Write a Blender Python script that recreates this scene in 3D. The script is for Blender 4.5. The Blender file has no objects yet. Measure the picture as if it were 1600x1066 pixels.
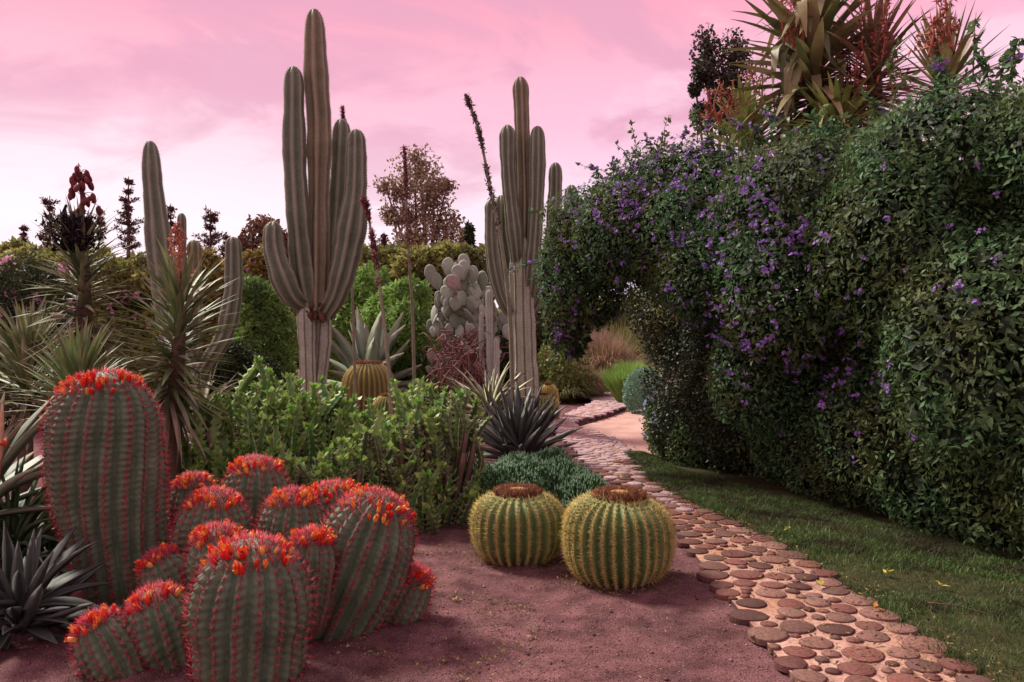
import bpy, math, random
import numpy as np
from mathutils import Matrix, Vector

S = bpy.context.scene
COL = S.collection
random.seed(5)

# ------------------------------------------------------------------ camera, sky, sun, exposure
F, CX, CY, H = 1244.0, 800.0, 533.0, 1.5          # focal length in photo pixels, image centre, eye height
cam_d = bpy.data.cameras.new("camera")
cam_d.lens = 28.0; cam_d.sensor_width = 36.0; cam_d.clip_start = 0.05; cam_d.clip_end = 3000
cam = bpy.data.objects.new("camera", cam_d); COL.objects.link(cam)
cam.location = (0, 0, H); cam.rotation_euler = (math.radians(90), 0, 0)
S.camera = cam

SUN_EL, SUN_AZ = math.radians(46), math.radians(-52)      # azimuth measured from the view direction (+Y) towards +X
W = bpy.data.worlds.new("World"); S.world = W; W.use_nodes = True


def build_sky():
    nt = W.node_tree; N = nt.nodes; L = nt.links; N.clear()
    def nd(t, **k):
        n = N.new(t)
        for a, b in k.items(): setattr(n, a, b)
        return n
    def math_(op, a, b=None, c=None, clamp=False):
        n = nd('ShaderNodeMath', operation=op, use_clamp=clamp)
        for i, v in enumerate((a, b, c)):
            if v is None: continue
            if isinstance(v, (int, float)): n.inputs[i].default_value = v
            else: L.new(v, n.inputs[i])
        return n.outputs[0]
    def ramp(fac, stops, interp='EASE'):
        n = nd('ShaderNodeValToRGB'); n.color_ramp.interpolation = interp
        e = n.color_ramp.elements
        while len(e) < len(stops): e.new(0.5)
        for el, (p, c) in zip(e, stops): el.position = p; el.color = (*c, 1)
        L.new(fac, n.inputs[0]); return n.outputs[0]
    def mix(fac, a, b):
        n = nd('ShaderNodeMix', data_type='RGBA')
        for sock, v in ((n.inputs[0], fac), (n.inputs[6], a), (n.inputs[7], b)):
            if isinstance(v, (int, float)): sock.default_value = v
            elif isinstance(v, tuple): sock.default_value = (*v, 1)
            else: L.new(v, sock)
        return n.outputs[2]
    tc = nd('ShaderNodeTexCoord'); sep = nd('ShaderNodeSeparateXYZ'); L.new(tc.outputs['Generated'], sep.inputs[0])
    x, y, z = sep.outputs
    zc = math_('MAXIMUM', z, 0.0)
    den = math_('ADD', zc, 0.30)
    comb = nd('ShaderNodeCombineXYZ')
    L.new(math_('DIVIDE', x, den), comb.inputs[0]); L.new(math_('DIVIDE', y, den), comb.inputs[1])
    def noise(scale, detail, rough, dist, off):
        m = nd('ShaderNodeMapping'); m.inputs['Location'].default_value = off
        m.inputs['Scale'].default_value = (1.0, 1.25, 1)
        m.inputs['Rotation'].default_value = (0, 0, 0.35)
        L.new(comb.outputs[0], m.inputs[0])
        n = nd('ShaderNodeTexNoise'); L.new(m.outputs[0], n.inputs['Vector'])
        n.inputs['Scale'].default_value = scale; n.inputs['Detail'].default_value = detail
        n.inputs['Roughness'].default_value = rough; n.inputs['Distortion'].default_value = dist
        return n.outputs[0]
    n1 = noise(1.5, 6, 0.55, 0.5, (3.1, 7.7, 0)); n2 = noise(2.3, 7, 0.56, 0.5, (11.3, 2.2, 0))
    grad = ramp(zc, [(0.0, (0.98, 0.85, 0.92)), (0.13, (0.97, 0.77, 0.88)), (0.27, (0.94, 0.50, 0.62)), (0.40, (0.94, 0.37, 0.48)), (0.62, (0.84, 0.63, 0.69)), (1, (0.77, 0.74, 0.77))])
    side = math_('MULTIPLY_ADD', x, 1.1, 0.30, clamp=True)
    low = ramp(zc, [(0.0, (1, 1, 1)), (0.22, (.75, .75, .75)), (0.40, (0.1, 0.1, 0.1)), (1, (0, 0, 0))])
    lav = mix(math_('MULTIPLY', math_('MULTIPLY', side, low), 0.85), grad, (0.74, 0.50, 0.76))
    bright = ramp(n1, [(0.48, (0, 0, 0)), (0.60, (1, 1, 1))])
    c1 = mix(math_('MULTIPLY', bright, 0.62), lav, (0.98, 0.70, 0.80))
    dark = ramp(n2, [(0.45, (0, 0, 0)), (0.60, (1, 1, 1))])
    hi = ramp(zc, [(0.04, (0, 0, 0)), (0.2, (1, 1, 1)), (1, (1, 1, 1))])
    c2 = mix(math_('MULTIPLY', math_('MULTIPLY', dark, hi), 0.85), c1, (0.74, 0.36, 0.50))
    glow = math_('MULTIPLY', math_('MULTIPLY_ADD', x, -1.3, 0.45, clamp=True), ramp(zc, [(0.0, (1, 1, 1)), (0.12, (.95, .95, .95)), (0.30, (0, 0, 0)), (1, (0, 0, 0))]))
    c2 = mix(math_('MULTIPLY', glow, 0.7), c2, (1.0, 0.90, 0.94))
    sky = nd('ShaderNodeTexSky', sky_type='NISHITA', sun_disc=False)
    sky.sun_elevation = SUN_EL; sky.sun_rotation = SUN_AZ; sky.air_density = 1.2; sky.dust_density = 3.0
    b1 = nd('ShaderNodeBackground'); L.new(sky.outputs[0], b1.inputs[0]); b1.inputs[1].default_value = 0.05
    b2 = nd('ShaderNodeBackground'); L.new(c2, b2.inputs[0]); b2.inputs[1].default_value = 0.68
    mx = nd('ShaderNodeMixShader'); mx.inputs[0].default_value = 0.96
    L.new(b1.outputs[0], mx.inputs[1]); L.new(b2.outputs[0], mx.inputs[2])
    out = nd('ShaderNodeOutputWorld'); L.new(mx.outputs[0], out.inputs[0])
build_sky()

sl = bpy.data.lights.new("sun", 'SUN'); sl.energy = 3.3; sl.angle = math.radians(13); sl.color = (1.0, 0.97, 0.84)
sun = bpy.data.objects.new("sun", sl); COL.objects.link(sun)
sd = Vector((math.sin(SUN_AZ) * math.cos(SUN_EL), math.cos(SUN_AZ) * math.cos(SUN_EL), math.sin(SUN_EL)))
sun.rotation_euler = sd.to_track_quat('Z', 'Y').to_euler(); sun.location = (-20, 10, 20)

V_ = S.view_settings
V_.view_transform = 'Standard'; V_.look = 'None'; V_.gamma = 1; V_.exposure = 0.78; V_.use_curve_mapping = False
S.render.engine = 'CYCLES'
S.cycles.max_bounces = 5; S.cycles.diffuse_bounces = 3; S.cycles.transmission_bounces = 3; S.cycles.transparent_max_bounces = 4

# ------------------------------------------------------------------ helpers
def P(px, py, d):
    return np.array([(px - CX) / F * d, d, H + (CY - py) / F * d])

def G(px, py):
    d = F * H / (py - CY)
    return np.array([(px - CX) / F * d, d])

def gy(d):
    return CY + F * H / d

def mesh(name, V, Fs, mats, fm=None, attrs=None, smooth=True):
    """V (n,3); Fs list of (m,k) int arrays; fm list of material indices per face array"""
    me = bpy.data.meshes.new(name)
    V = np.asarray(V, np.float32)
    Fs = [np.asarray(f, np.int32) for f in Fs if len(f)]
    me.vertices.add(len(V)); me.vertices.foreach_set('co', V.ravel())
    nl = sum(f.size for f in Fs); npoly = sum(len(f) for f in Fs)
    me.loops.add(nl); me.polygons.add(npoly)
    me.loops.foreach_set('vertex_index', np.concatenate([f.ravel() for f in Fs]))
    st = []; o = 0
    for f in Fs:
        st.append(o + np.arange(len(f)) * f.shape[1]); o += f.size
    me.polygons.foreach_set('loop_start', np.concatenate(st).astype(np.int32))
    for m in (mats if isinstance(mats, (list, tuple)) else [mats]): me.materials.append(m)
    if fm is not None:
        arr = np.concatenate([np.full(len(f), k, np.int32) if np.isscalar(k) else np.asarray(k, np.int32) for f, k in zip(Fs, fm)])
        me.polygons.foreach_set('material_index', arr)
    if attrs:
        for k, v in attrs.items():
            a = me.attributes.new(k, 'FLOAT', 'POINT'); a.data.foreach_set('value', np.asarray(v, np.float32))
    me.update(calc_edges=True)
    if smooth: me.polygons.foreach_set('use_smooth', np.ones(npoly, bool))
    return me

def link(name, data, parent=None, M=None, loc=None):
    o = bpy.data.objects.new(name, data); COL.objects.link(o)
    if parent is not None: o.parent = parent
    if M is not None: o.matrix_local = M
    if loc is not None: o.location = loc
    return o

def tag(o, label=None, cat=None, group=None, kind=None):
    if label: o['label'] = label
    if cat: o['category'] = cat
    if group: o['group'] = group
    if kind: o['kind'] = kind
    return o

def thing(name, label, cat, loc, group=None):
    o = link(name, None, loc=tuple(float(v) for v in loc)); o.empty_display_size = 0.1
    return tag(o, label, cat, group)

def part(name, V, Fs, mats, root, fm=None, attrs=None, smooth=True, kind=None):
    """mesh given in world coordinates, stored relative to its thing"""
    off = np.array(root.location) if root is not None else 0
    o = link(name, mesh(name, np.asarray(V) - off, Fs, mats, fm, attrs, smooth), root)
    if kind: o['kind'] = kind
    return o

class Acc:
    """collects geometry for one mesh"""
    def __init__(s): s.V = []; s.F = {}; s.n = 0; s.A = {}
    def add(s, V, Fs, mat=0):
        V = np.asarray(V, float)
        for f in Fs:
            f = np.asarray(f)
            if len(f): s.F.setdefault((f.shape[1], mat), []).append(f + s.n)
        s.V.append(V); s.n += len(V)
    def out(s):
        ks = list(s.F); return np.concatenate(s.V), [np.concatenate(s.F[k]) for k in ks], [k[1] for k in ks]

def unit(v): return v / (np.linalg.norm(v, axis=-1, keepdims=True) + 1e-9)

def spline(pts, n):
    """smooth curve through pts (Catmull-Rom)"""
    p = np.asarray(pts, float)
    if len(p) == 2:
        t = np.linspace(0, 1, n)[:, None]; return p[0] * (1 - t) + p[1] * t
    q = np.vstack([2 * p[0] - p[1], p, 2 * p[-1] - p[-2]])
    t = np.linspace(0, len(p) - 1 - 1e-9, n * 4); i = t.astype(int); u = (t - i)[:, None]
    a, b, c, d = q[i], q[i + 1], q[i + 2], q[i + 3]
    r = 0.5 * ((2 * b) + (c - a) * u + (2 * a - 5 * b + 4 * c - d) * u ** 2 + (3 * b - a - 3 * c + d) * u ** 3)
    s = np.concatenate([[0], np.cumsum(np.linalg.norm(np.diff(r, axis=0), axis=1))])
    k = np.linspace(0, s[-1], n)
    return np.stack([np.interp(k, s, r[:, j]) for j in range(3)], 1)

def frames(path):
    T = unit(np.gradient(path, axis=0))
    ref = np.array([0.0, -1.0, 0.0]) if abs(T[0][1]) < 0.9 else np.array([1.0, 0, 0])
    U = []; u = ref
    for t in T:
        u = u - t * np.dot(u, t); u = u / np.linalg.norm(u); U.append(u)
    U = np.array(U); return T, U, np.cross(T, U)

def grid_faces(rows, m, wrap=True):
    i = np.arange(rows - 1)[:, None]; j = np.arange(m if wrap else m - 1)[None, :]
    a = i * m + j; b = i * m + (j + 1) % m
    return np.stack([a, b, b + m, a + m], -1).reshape(-1, 4)

def tube(path, rad, seg=6, cap=True):
    path = np.asarray(path, float); T, U, B = frames(path)
    rad = np.broadcast_to(rad, (len(path),))
    a = np.linspace(0, 2 * math.pi, seg, endpoint=False)
    V = path[:, None] + rad[:, None, None] * (np.cos(a)[None, :, None] * U[:, None] + np.sin(a)[None, :, None] * B[:, None])
    V = V.reshape(-1, 3); Fs = [grid_faces(len(path), seg)]
    if cap:
        n = len(path); V = np.vstack([V, path[0], path[-1]])
        j = np.arange(seg); k = (j + 1) % seg
        Fs.append(np.stack([np.full(seg, n * seg), k, j], 1))
        Fs.append(np.stack([np.full(seg, n * seg + 1), (n - 1) * seg + j, (n - 1) * seg + k], 1))
    return V, Fs

def wob(p, seed, f=1.0, octv=3):
    """cheap smooth pseudo-noise, roughly -1..1"""
    r = np.random.default_rng(seed); out = np.zeros(p.shape[:-1]); amp = 1.0; tot = 0
    for o in range(octv):
        for _ in range(3):
            k = r.normal(size=3) * f * 2 ** o; out = out + amp * np.sin(p @ k + r.uniform(0, 6.28))
        tot += amp * 1.7; amp *= 0.55
    return out / tot

def cap_profile(s, L, R, cap, pw=2.3):
    """radius at distance s from base for a column of length L, radius R, with a domed end of length cap"""
    q = np.clip((s - (L - cap)) / cap, 0, 1)
    return R * np.sqrt(np.maximum(1 - q ** pw, 0.0))

def ribbed(path, R, nrib, depth, pw, per=8, bump=0.0, nar=0, twist=0.0, seed=0):
    """ribbed cactus body round a path. Returns V, faces, crest attr, length attr, areole positions, normals, t"""
    n = len(path); T, U, B = frames(path); m = nrib * per
    a = np.linspace(0, 2 * math.pi, m, endpoint=False)
    u = ((np.arange(m) % per) / per + 0.5) % 1.0 - 0.5
    prof = np.cos(math.pi * u) ** pw
    s = np.concatenate([[0], np.cumsum(np.linalg.norm(np.diff(path, axis=0), axis=1))]); t = s / s[-1]
    rg = np.random.default_rng(seed)
    ribj = np.repeat(rg.uniform(0.95, 1.05, nrib), per)
    ph = np.repeat(rg.uniform(0, 1, nrib), per)
    shape = 1 - depth + depth * prof
    RR = R[:, None] * shape[None, :] * (1 + (ribj[None, :] - 1) * 0.5)
    if bump and nar:
        RR = RR * (1 + bump * prof[None, :] * np.cos(2 * math.pi * (t[:, None] * nar + ph[None, :])))
    ang = a[None, :] + twist * t[:, None]
    D = np.cos(ang)[..., None] * U[:, None] + np.sin(ang)[..., None] * B[:, None]
    V = path[:, None] + RR[..., None] * D
    crest = np.broadcast_to(np.clip(prof, 0, 1) ** 1.0 * 0 + np.exp(-(u * per / 1.0) ** 2)[None, :], (n, m)).ravel()
    V = V.reshape(-1, 3)
    Fs = [grid_faces(n, m)]
    # areoles on the crests
    ar = []
    if nar:
        for k in range(nrib):
            c = k * per
            tt = (np.arange(nar) + 1 - ph[c]) / nar; tt = tt[(tt > 0.02) & (tt < 0.995)]
            idx = np.interp(tt, t, np.arange(n))
            i0 = np.clip(idx.astype(int), 0, n - 2); f = (idx - i0)[:, None]
            g = V.reshape(n, m, 3)
            pos = g[i0, c] * (1 - f) + g[i0 + 1, c] * f
            tan = unit(g[i0 + 1, c] - g[i0, c])
            d = D[i0, c]; nor = unit(d - tan * np.sum(d * tan, 1, keepdims=True) + 1e-4 * T[i0])
            ar.append(np.hstack([pos, nor, tan, tt[:, None]]))
    ar = np.vstack(ar) if ar else np.zeros((0, 10))
    return V, Fs, crest, np.repeat(t, m), ar

def spikes(pos, dirn, length, width, bend=None):
    """thin three-sided spines"""
    n = len(pos); dirn = unit(dirn)
    a = np.where(np.abs(dirn[:, 2:3]) < 0.9, np.array([[0, 0, 1.0]]), np.array([[1.0, 0, 0]]))
    u = unit(np.cross(dirn, a)); v = np.cross(dirn, u)
    w = np.broadcast_to(width, (n,))[:, None]
    b = [pos + w * (math.cos(q) * u + math.sin(q) * v) for q in (0, 2.094, 4.189)]
    tip = pos + dirn * np.broadcast_to(length, (n,))[:, None]
    if bend is not None: tip = tip + bend
    V = np.stack(b + [tip], 1).reshape(-1, 3); o = np.arange(n)[:, None] * 4
    Fc = np.concatenate([o + np.array([[0, 1, 3]]), o + np.array([[1, 2, 3]]), o + np.array([[2, 0, 3]])])
    return V, [Fc]

def areole_spines(ar, k, length, width, spread, seed, out=0.5, down=0.0):
    rg = np.random.default_rng(seed); n = len(ar)
    pos = np.repeat(ar[:, 0:3], k, 0); nor = np.repeat(ar[:, 3:6], k, 0); tan = np.repeat(ar[:, 6:9], k, 0)
    bi = np.cross(nor, tan); q = np.tile(np.arange(k) / k * 2 * math.pi, n) + rg.uniform(0, 1.0, n * k)
    sp = rg.uniform(0.5, 1.0, n * k) * spread
    d = nor * out + (np.cos(q) * sp)[:, None] * tan + (np.sin(q) * sp)[:, None] * bi + np.array([0, 0, -down])
    ln = length * rg.uniform(0.55, 1.15, n * k)
    return spikes(pos - nor * 0.002, d, ln, width)

def blade(n, w, droop, fold, thick=0.0, tip=1.0, mats=None, name='leaf', belly=0.35, wave=0.0, kink=None):
    """one strap leaf of unit length along +X; w half-width; belly = where it is widest"""
    s = np.linspace(0, 1, n)
    prof = np.where(s < belly, 0.62 + 0.38 * np.sin(s / belly * math.pi / 2), np.cos(np.clip((s - belly) / (1 - belly), 0, 1) ** 1.25 * math.pi / 2))
    hw = np.maximum(w * prof, w * 0.03)
    x = s.copy(); z = -droop * s ** 2.2 + wave * np.sin(s * 7)
    if kink:                                        # leaf bent over at a point along its length
        kq, ka = kink; over = np.clip(s - kq, 0, 1); x = x - over * (1 - math.cos(ka)); z = z - over * math.sin(ka)
    V = []
    for i in range(n):
        V += [(x[i], -hw[i], z[i] + fold * hw[i]), (x[i], 0, z[i]), (x[i], hw[i], z[i] + fold * hw[i])]
        if thick: V.append((x[i], 0, z[i] - thick * (0.25 + prof[i])))
    m = 4 if thick else 3
    V = np.array(V); Fs = [grid_faces(n, m, wrap=bool(thick))]
    e = np.tile(np.array([1, 0, 1, 0.0] if thick else [1, 0, 1.0]), n)
    return mesh(name, V, Fs, mats, attrs={'edge': e, 'along': np.repeat(s, m)})

def leaf_matrix(loc, az, el, length, wscale=1.0, roll=0.0):
    d = Vector((math.cos(az) * math.cos(el), math.sin(az) * math.cos(el), math.sin(el)))
    s = Vector((-math.sin(az), math.cos(az), 0)); u = d.cross(s)
    M = Matrix((d * length, s * length * wscale, u * length)).transposed().to_4x4()
    if roll: M = M @ Matrix.Rotation(roll, 4, 'X')
    M.translation = Vector(loc); return M

# ------------------------------------------------------------------ materials
def new_mat(name):
    m = bpy.data.materials.new(name); m.use_nodes = True
    nt = m.node_tree; nt.nodes.clear(); return m, nt, nt.nodes, nt.links

def n_ramp(N, L, fac, cols, pos=None, interp='LINEAR'):
    n = N.new('ShaderNodeValToRGB'); e = n.color_ramp.elements; n.color_ramp.interpolation = interp
    while len(e) < len(cols): e.new(0.5)
    for i, (el, c) in enumerate(zip(e, cols)):
        el.position = pos[i] if pos else i / max(1, len(cols) - 1); el.color = (*c, 1)
    if fac is not None: L.new(fac, n.inputs[0])
    return n.outputs[0]

def n_mix(N, L, fac, a, b, blend='MIX'):
    n = N.new('ShaderNodeMix'); n.data_type = 'RGBA'; n.blend_type = blend
    for sock, v in ((n.inputs[0], fac), (n.inputs[6], a), (n.inputs[7], b)):
        if isinstance(v, (int, float)): sock.default_value = v
        elif isinstance(v, tuple): sock.default_value = (*v, 1)
        else: L.new(v, sock)
    return n.outputs[2]

def n_math(N, L, op, a, b=None, clamp=False):
    n = N.new('ShaderNodeMath'); n.operation = op; n.use_clamp = clamp
    for i, v in enumerate((a, b)):
        if v is None: continue
        if isinstance(v, (int, float)): n.inputs[i].default_value = v
        else: L.new(v, n.inputs[i])
    return n.outputs[0]

def n_noise(N, L, scale, detail=4, rough=0.55, coord='Object', dist=0.0):
    tc = N.new('ShaderNodeTexCoord'); n = N.new('ShaderNodeTexNoise')
    L.new(tc.outputs[coord], n.inputs['Vector']); n.inputs['Scale'].default_value = scale
    n.inputs['Detail'].default_value = detail; n.inputs['Roughness'].default_value = rough; n.inputs['Distortion'].default_value = dist
    return n.outputs[0]

def n_world_noise(N, L, scale, detail=4, rough=0.55, dist=0.0):
    g = N.new('ShaderNodeNewGeometry'); n = N.new('ShaderNodeTexNoise')
    L.new(g.outputs['Position'], n.inputs['Vector']); n.inputs['Scale'].default_value = scale
    n.inputs['Detail'].default_value = detail; n.inputs['Roughness'].default_value = rough; n.inputs['Distortion'].default_value = dist
    return n.outputs[0]

def n_rand(N, L):
    g = N.new('ShaderNodeNewGeometry'); o = N.new('ShaderNodeObjectInfo')
    a = n_math(N, L, 'MULTIPLY', o.outputs['Random'], 7.31)
    return n_math(N, L, 'FRACT', n_math(N, L, 'ADD', a, g.outputs['Random Per Island']))

def attr(N, name):
    a = N.new('ShaderNodeAttribute'); a.attribute_name = name; return a.outputs['Fac']

def finish(m, nt, N, L, col, rough=0.55, spec=0.3, transl=0.0, bump=None, bstr=0.3, bdist=0.01, tcol=None):
    p = N.new('ShaderNodeBsdfPrincipled'); L.new(col, p.inputs['Base Color'])
    p.inputs['Roughness'].default_value = rough; p.inputs['Specular IOR Level'].default_value = spec
    if bump is not None:
        b = N.new('ShaderNodeBump'); L.new(bump, b.inputs['Height']); b.inputs['Strength'].default_value = bstr; b.inputs['Distance'].default_value = bdist
        L.new(b.outputs[0], p.inputs['Normal'])
    out = N.new('ShaderNodeOutputMaterial')
    if transl:
        t = N.new('ShaderNodeBsdfTranslucent'); L.new(col, t.inputs[0])
        mx = N.new('ShaderNodeMixShader'); mx.inputs[0].default_value = transl
        L.new(p.outputs[0], mx.inputs[1]); L.new(t.outputs[0], mx.inputs[2]); L.new(mx.outputs[0], out.inputs[0])
    else: L.new(p.outputs[0], out.inputs[0])
    return m

def leaf_mat(name, cols, rough=0.5, spec=0.35, transl=0.2, edge=None, tipc=None, clump=None, pos=None, cscale=1.6):
    """cols: ramp over a random number per leaf; edge: margin colour; tipc: colour towards the tip"""
    m, nt, N, L = new_mat(name)
    c = n_ramp(N, L, n_rand(N, L), cols, pos)
    if clump:
        c = n_mix(N, L, n_ramp(N, L, n_world_noise(N, L, cscale, 3), [(0, 0, 0), (1, 1, 1)], [0.42, 0.62]), c, clump)
    v = n_noise(N, L, 9.0, 3); c = n_mix(N, L, 0.5, c, n_ramp(N, L, v, [(.55, .55, .55), (1.35, 1.35, 1.35)], [0.25, 0.75]), 'MULTIPLY')
    if tipc: c = n_mix(N, L, n_ramp(N, L, attr(N, 'along'), [(0, 0, 0), (1, 1, 1)], [0.72, 1.0]), c, tipc)
    if edge: c = n_mix(N, L, n_ramp(N, L, attr(N, 'edge'), [(0, 0, 0), (1, 1, 1)], [0.35, 0.75]), c, edge)
    return finish(m, nt, N, L, c, rough, spec, transl)

def skin_mat(name, a, b, crest, rough=0.55, cpow=1.0, nscale=6.0, band=0.0, base=None, spec=0.3, gscale=60, crest_amt=0.8):
    m, nt, N, L = new_mat(name)
    c = n_ramp(N, L, n_noise(N, L, nscale, 5, 0.6), [a, b], [0.3, 0.7])
    g = n_noise(N, L, gscale, 4, 0.6)
    c = n_mix(N, L, 0.6, c, n_ramp(N, L, g, [(.6, .6, .6), (1.3, 1.3, 1.3)], [0.3, 0.7]), 'MULTIPLY')
    if base:                                              # corky foot of the stem
        c = n_mix(N, L, n_ramp(N, L, attr(N, 'along'), [(1, 1, 1), (0, 0, 0)], [0.02, 0.16]), c, base)
    c = n_mix(N, L, n_math(N, L, 'MULTIPLY', attr(N, 'crest'), crest_amt), c, crest)
    return finish(m, nt, N, L, c, rough, spec, 0, g, 0.35, 0.004)

def plain_mat(name, cols, rough=0.7, spec=0.2, nscale=8, transl=0.0, bscale=None, bstr=0.4):
    """ramp over random-per-piece mixed with noise"""
    m, nt, N, L = new_mat(name)
    c = n_ramp(N, L, n_rand(N, L), cols)
    c = n_mix(N, L, 0.6, c, n_ramp(N, L, n_noise(N, L, nscale, 5, 0.6), [(.55, .55, .55), (1.4, 1.4, 1.4)], [0.3, 0.7]), 'MULTIPLY')
    return finish(m, nt, N, L, c, rough, spec, transl, n_noise(N, L, bscale, 4) if bscale else None, bstr)

# ------------------------------------------------------------------ the ground
def ground_material():
    m, nt, N, L = new_mat('red_gravel')
    big = n_world_noise(N, L, 0.9, 5, 0.6); mid = n_world_noise(N, L, 6, 5, 0.6); fine = n_world_noise(N, L, 170, 2, 0.6)
    c = n_ramp(N, L, big, [(0.115, 0.054, 0.056), (0.21, 0.094, 0.096), (0.165, 0.088, 0.094)], [0.3, 0.52, 0.72])
    c = n_mix(N, L, 0.75, c, n_ramp(N, L, mid, [(.42, .38, .38), (1.3, 1.3, 1.3)], [0.34, 0.62]), 'MULTIPLY')
    c = n_mix(N, L, 0.9, c, n_ramp(N, L, fine, [(.3, .28, .28), (1, 1, 1), (1.9, 1.9, 1.95)], [0.33, 0.52, 0.72]), 'MULTIPLY')
    h = n_math(N, L, 'ADD', n_math(N, L, 'MULTIPLY', fine, 0.6), mid)
    return finish(m, nt, N, L, c, 0.95, 0.1, 0, h, 1.0, 0.02)

def axis_coords(lo, a, b, hi, step, big):
    c = list(np.arange(a, b, step)); x = b; s = step
    while x < hi: c.append(x); s *= 1.25; x += min(s, big)
    c.append(hi); x = a; s = step; pre = []
    while x > lo: s *= 1.25; x -= min(s, big); pre.append(max(x, lo))
    return np.array(pre[::-1] + c)

def ground_z(x, y):
    p = np.stack([x, y, np.zeros_like(x)], -1)
    near = np.clip(1 - (y - 12) / 8, 0, 1)
    return near * (0.009 * wob(p, 3, 2.5, 3) + 0.008 * wob(p, 8, 11, 3))

gx = axis_coords(-600, -3.2, 4.2, 600, 0.035, 60); gyy = axis_coords(-40, 2.6, 8.5, 900, 0.035, 60)
XX, YY = np.meshgrid(gx, gyy); ZZ = ground_z(XX, YY)
part('ground', np.stack([XX, YY, ZZ], -1).reshape(-1, 3), [grid_faces(len(gyy), len(gx), False)], ground_material(), None)
tag(bpy.data.objects['ground'], kind='structure')

# loose stones on the gravel (uncountable)
def pebbles():
    rg = np.random.default_rng(12); n = 26000
    d = 3.2 + 5.5 * rg.beta(1.0, 1.8, n); x = rg.uniform(-1.6, 1.9, n) * 0 + rg.uniform(-0.62, 0.42, n) * d
    r = rg.uniform(0.0016, 0.0055, n) * np.where(rg.uniform(size=n) < 0.02, 2.4, 1)
    o = np.array([[1, 0, 0], [-1, 0, 0], [0, 1, 0], [0, -1, 0], [0, 0, .7], [0, 0, -.7]], float)
    f = np.array([[0, 2, 4], [2, 1, 4], [1, 3, 4], [3, 0, 4], [2, 0, 5], [1, 2, 5], [3, 1, 5], [0, 3, 5]])
    a = rg.uniform(0, 6.28, n); c, s = np.cos(a), np.sin(a)
    R = np.stack([np.stack([c, -s, 0 * c], -1), np.stack([s, c, 0 * c], -1), np.stack([0 * c, 0 * c, 1 + 0 * c], -1)], 1)
    jit = rg.uniform(0.6, 1.3, (n, 6, 3))
    V = np.einsum('nij,nkj->nki', R, o[None] * jit) * r[:, None, None] + np.stack([x, d, ground_z(x, d) + r * 0.3], -1)[:, None]
    Fc = (np.arange(n)[:, None, None] * 6 + f[None]).reshape(-1, 3)
    m = plain_mat('pebble', [(0.06, 0.03, 0.03), (0.15, 0.075, 0.07), (0.22, 0.12, 0.11), (0.36, 0.27, 0.24)], 0.9, 0.1)
    tag(part('loose_pebbles', V.reshape(-1, 3), [Fc], m, None, smooth=False), 'tiny reddish and pale pebbles strewn over the red gravel', 'pebbles', kind='stuff')
pebbles()

# ------------------------------------------------------------------ path
PAIRS = [((1330, 1180), (1760, 1180)), ((1240, 1066), (1530, 1066)), ((1180, 990), (1420, 995)), ((1118, 915), (1310, 915)),
         ((1085, 870), (1235, 870)), ((1058, 828), (1165, 830)), ((1026, 795), (1095, 797)), ((985, 768), (1045, 772)),
         ((940, 745), (1006, 748)), ((912, 722), (986, 722)), ((898, 703), (977, 701)), ((884, 690), (955, 687)),
         ((870, 681), (925, 679)), ((858, 671), (893, 669)), ((880, 660), (922, 661)), ((905, 648), (957, 651)),
         ((925, 638), (979, 640)), ((927, 631), (976, 630)), ((914, 625), (957, 621)), ((926, 615), (951, 611)), ((938, 605), (954, 603)),
         ((940, 597), (958, 596)), ((925, 588), (950, 588)), ((880, 580), (910, 580))]
def c3(q): return np.append(G(*q), 0)
NP_ = 150
Ledge = np.stack([np.interp(np.linspace(0, len(PAIRS) - 1, NP_ * 4), np.arange(len(PAIRS)), [c3(a)[k] for a, b in PAIRS]) for k in range(3)], 1)
def pair_spline(side):
    p = np.array([c3(q[side]) for q in PAIRS]); q = np.vstack([2 * p[0] - p[1], p, 2 * p[-1] - p[-2]])
    t = np.linspace(0, len(p) - 1 - 1e-9, NP_); i = t.astype(int); u = (t - i)[:, None]
    a, b, c, d = q[i], q[i + 1], q[i + 2], q[i + 3]
    return 0.5 * ((2 * b) + (c - a) * u + (2 * a - 5 * b + 4 * c - d) * u ** 2 + (3 * b - a - 3 * c + d) * u ** 3)
PL, PR = pair_spline(0), pair_spline(1)
PZ = np.interp(np.linspace(0, len(PAIRS) - 1, NP_), [0, 11, 13, 15, 19, 23], [0.026, 0.03, 0.10, 0.12, 0.10, 0.06])

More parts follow.
